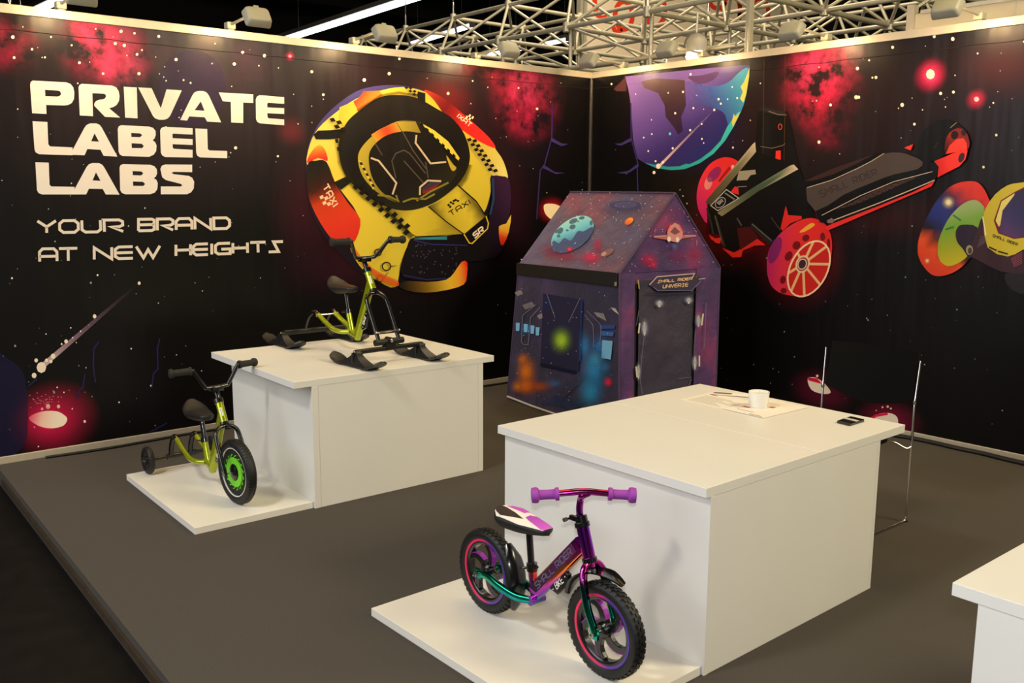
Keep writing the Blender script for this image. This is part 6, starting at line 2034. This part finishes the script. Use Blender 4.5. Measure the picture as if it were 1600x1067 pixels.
# neighbour's header panel behind the right wall
hp = tag(MB().box((0.58, -5.2, 2.05), (0.64, -2.43, 2.70)).build('header_panel', mat('cream_panel', (214, 200, 168), 0.6, 0, 4, 0.03), None, loc=(0.61, -3.8, 2.05)), 'pale header panel of the neighbouring stand behind the right wall', 'panel')
MB().box((0.57, -5.2, 2.695), (0.65, -2.50, 2.72)).build('panel_rail', M_truss, hp)
MB().box((0.56, -2.46, 0.0), (0.62, -2.41, 2.76)).build('panel_post', M_alu, hp)
for y in (-3.1, -3.9):
    MB().box((0.577, y - 0.003, 2.05), (0.58, y + 0.003, 2.69)).build('panel_joint', M_truss, hp)
# hanging sign with red lettering
SY0 = 4.2
s0, s1 = onY(916, 60, SY0), onY(1238, 60, SY0)
sg = thing('hanging_sign', ((s0.x + s1.x) / 2, SY0, 2.6), 'large pale hanging sign with red round letters behind the space frame', 'sign')
MB().box((s0.x, SY0, 2.3), (s1.x, SY0 + 0.05, 5.2)).build('sign_panel', M_sign, sg)
for dx in (-0.02, -0.10):
    MB().box((s0.x + dx - 0.05, SY0 - 0.03, 1.0), (s0.x + dx, SY0 + 0.05, 5.2)).build('sign_post', M_truss, sg)
P = Print(lambda x, y: onY(x, y, SY0), Vector((0, -1, 0)), (900, 0, 4.571), lift=0.004)
RS = (228, 60, 30)
def letter(strokes):
    P = Print(lambda x, y: onY(x, y, SY0), Vector((0, -1, 0)), (900, 0, 4.571), lift=0.004)
    for st_ in strokes:
        if len(st_) == 2:
            P.stroke(st_[0], st_[1], RS, up=False)
        else:
            cx, cy, rx, ry, a0, a1, w = st_
            P.stroke([(cx + rx * math.cos(R(a0 + (a1 - a0) * k / 20)), cy + ry * math.sin(R(a0 + (a1 - a0) * k / 20))) for k in range(21)], w, RS, up=False)
    P.build('red_letter', M_decal, sg)


letter([(190, 20, 58, 108, 250, 60, 34)])
letter([(340, 110, 62, 100, 0, 360, 34), ([(262, 190), (280, 225), (330, 215)], 30)])
letter([(565, 70, 68, 118, 0, 360, 34)])
letter([(1010, -10, 60, 70, 20, 200, 32)])
letter([(1110, 80, 62, 120, 0, 360, 32), ([(1170, 20), (1160, 180)], 26)])
letter([(1310, 90, 62, 100, 180, 380, 30)])
rb = onY(930, 95, 5.0)
tag(MB().box((rb.x - 0.15, 5.0, rb.z - 0.06), (rb.x + 0.55, 5.06, rb.z + 0.02)).build('red_fascia', mat('red_fascia_board', (206, 60, 30), 0.6, 0, 5, 0.05), None, loc=(rb.x, 5.03, rb.z)), 'red fascia strip low behind the space frame near the corner', 'fascia')

# ================================================================== FLUORESCENT TUBES IN THE HALL
def tube_light(a, c, r, label):
    m_ = (a + c) / 2
    t = thing('fluorescent_light', m_, label, 'tube light', 'fluorescent hall lights')
    d = (c - a).normalized(); side = d.cross(Vector((0, 0, 1))).normalized()
    MB().obox(m_ + Vector((0, 0, r * 1.8)), (c - a) / 2, side * r * 1.6, (0, 0, r * 0.8)).build('housing', mat('tube_housing', (120, 112, 100), 0.5, 0.2, 10, 0.05), t)
    MB().tube([a, c], r, 12).build('tube', M_tubeglow, t, smooth=50)
    for p in (a, c):
        MB().obox(p + Vector((0, 0, r * 0.5)), d * r * 0.8, side * r * 1.3, (0, 0, r * 1.4)).build('end_cap', MATS['tube_housing'], t)
    for f in (0.15, 0.85):
        p = a.lerp(c, f)
        MB().tube([p + Vector((0, 0, r * 2.5)), Vector((p.x, p.y, 7.2))], 0.008, 6).build('hanger', M_steel, t)


a, c = onz(20, 34, 5.0), onz(125, -14, 5.0)
tube_light(a, c, 0.055, 'bright fluorescent tube at the upper left corner above the left wall')
a, c = onz(440, 64, 5.0), onz(672, -10, 5.0)
tube_light(a, c, 0.055, 'long bright fluorescent tube crossing the dark ceiling above the left wall')
for (xa, ya, xb, yb, lab) in ((640, 70, 738, 40, 'short fluorescent fitting seen through the truss above the middle of the left wall'), (757, 87, 815, 76, 'short fluorescent fitting low behind the truss near the corner'), (848, 70, 888, 62, 'short fluorescent fitting behind the truss just left of the sign')):
    tube_light(onz(xa, ya, 5.0), onz(xb, yb, 5.0), 0.045, lab)

# ================================================================== FLOOR CABLES
pts = []
for k in range(30):
    y = -0.35 - k * 0.145
    pts.append((-0.045 - 0.012 * math.sin(k * 0.9) - 0.008 * math.sin(k * 2.3), y, 0.011))
tag(MB().sweep(bez(pts, 3), rounded_rect(0.022, 0.010, 0.008, 2), up=(0, 0, 1)).build('power_cable', M_blackm, None, smooth=50, loc=(-0.05, -2.4, 0.0)), 'black cable on the carpet along the foot of the right wall', 'cable')
pts = []
for k in range(30):
    x = -4.35 + k * 0.135
    pts.append((x, -0.04 - 0.014 * math.sin(k * 0.8) - 0.012 * math.sin(k * 0.37) ** 2, 0.008))
tag(MB().sweep(bez(pts, 3), rounded_rect(0.010, 0.007, 0.006, 2), up=(0, 0, 1)).build('power_cable', M_blackm, None, smooth=50, loc=(-2.4, -0.05, 0.0)), 'thin black cable on the carpet along the foot of the left wall', 'cable')
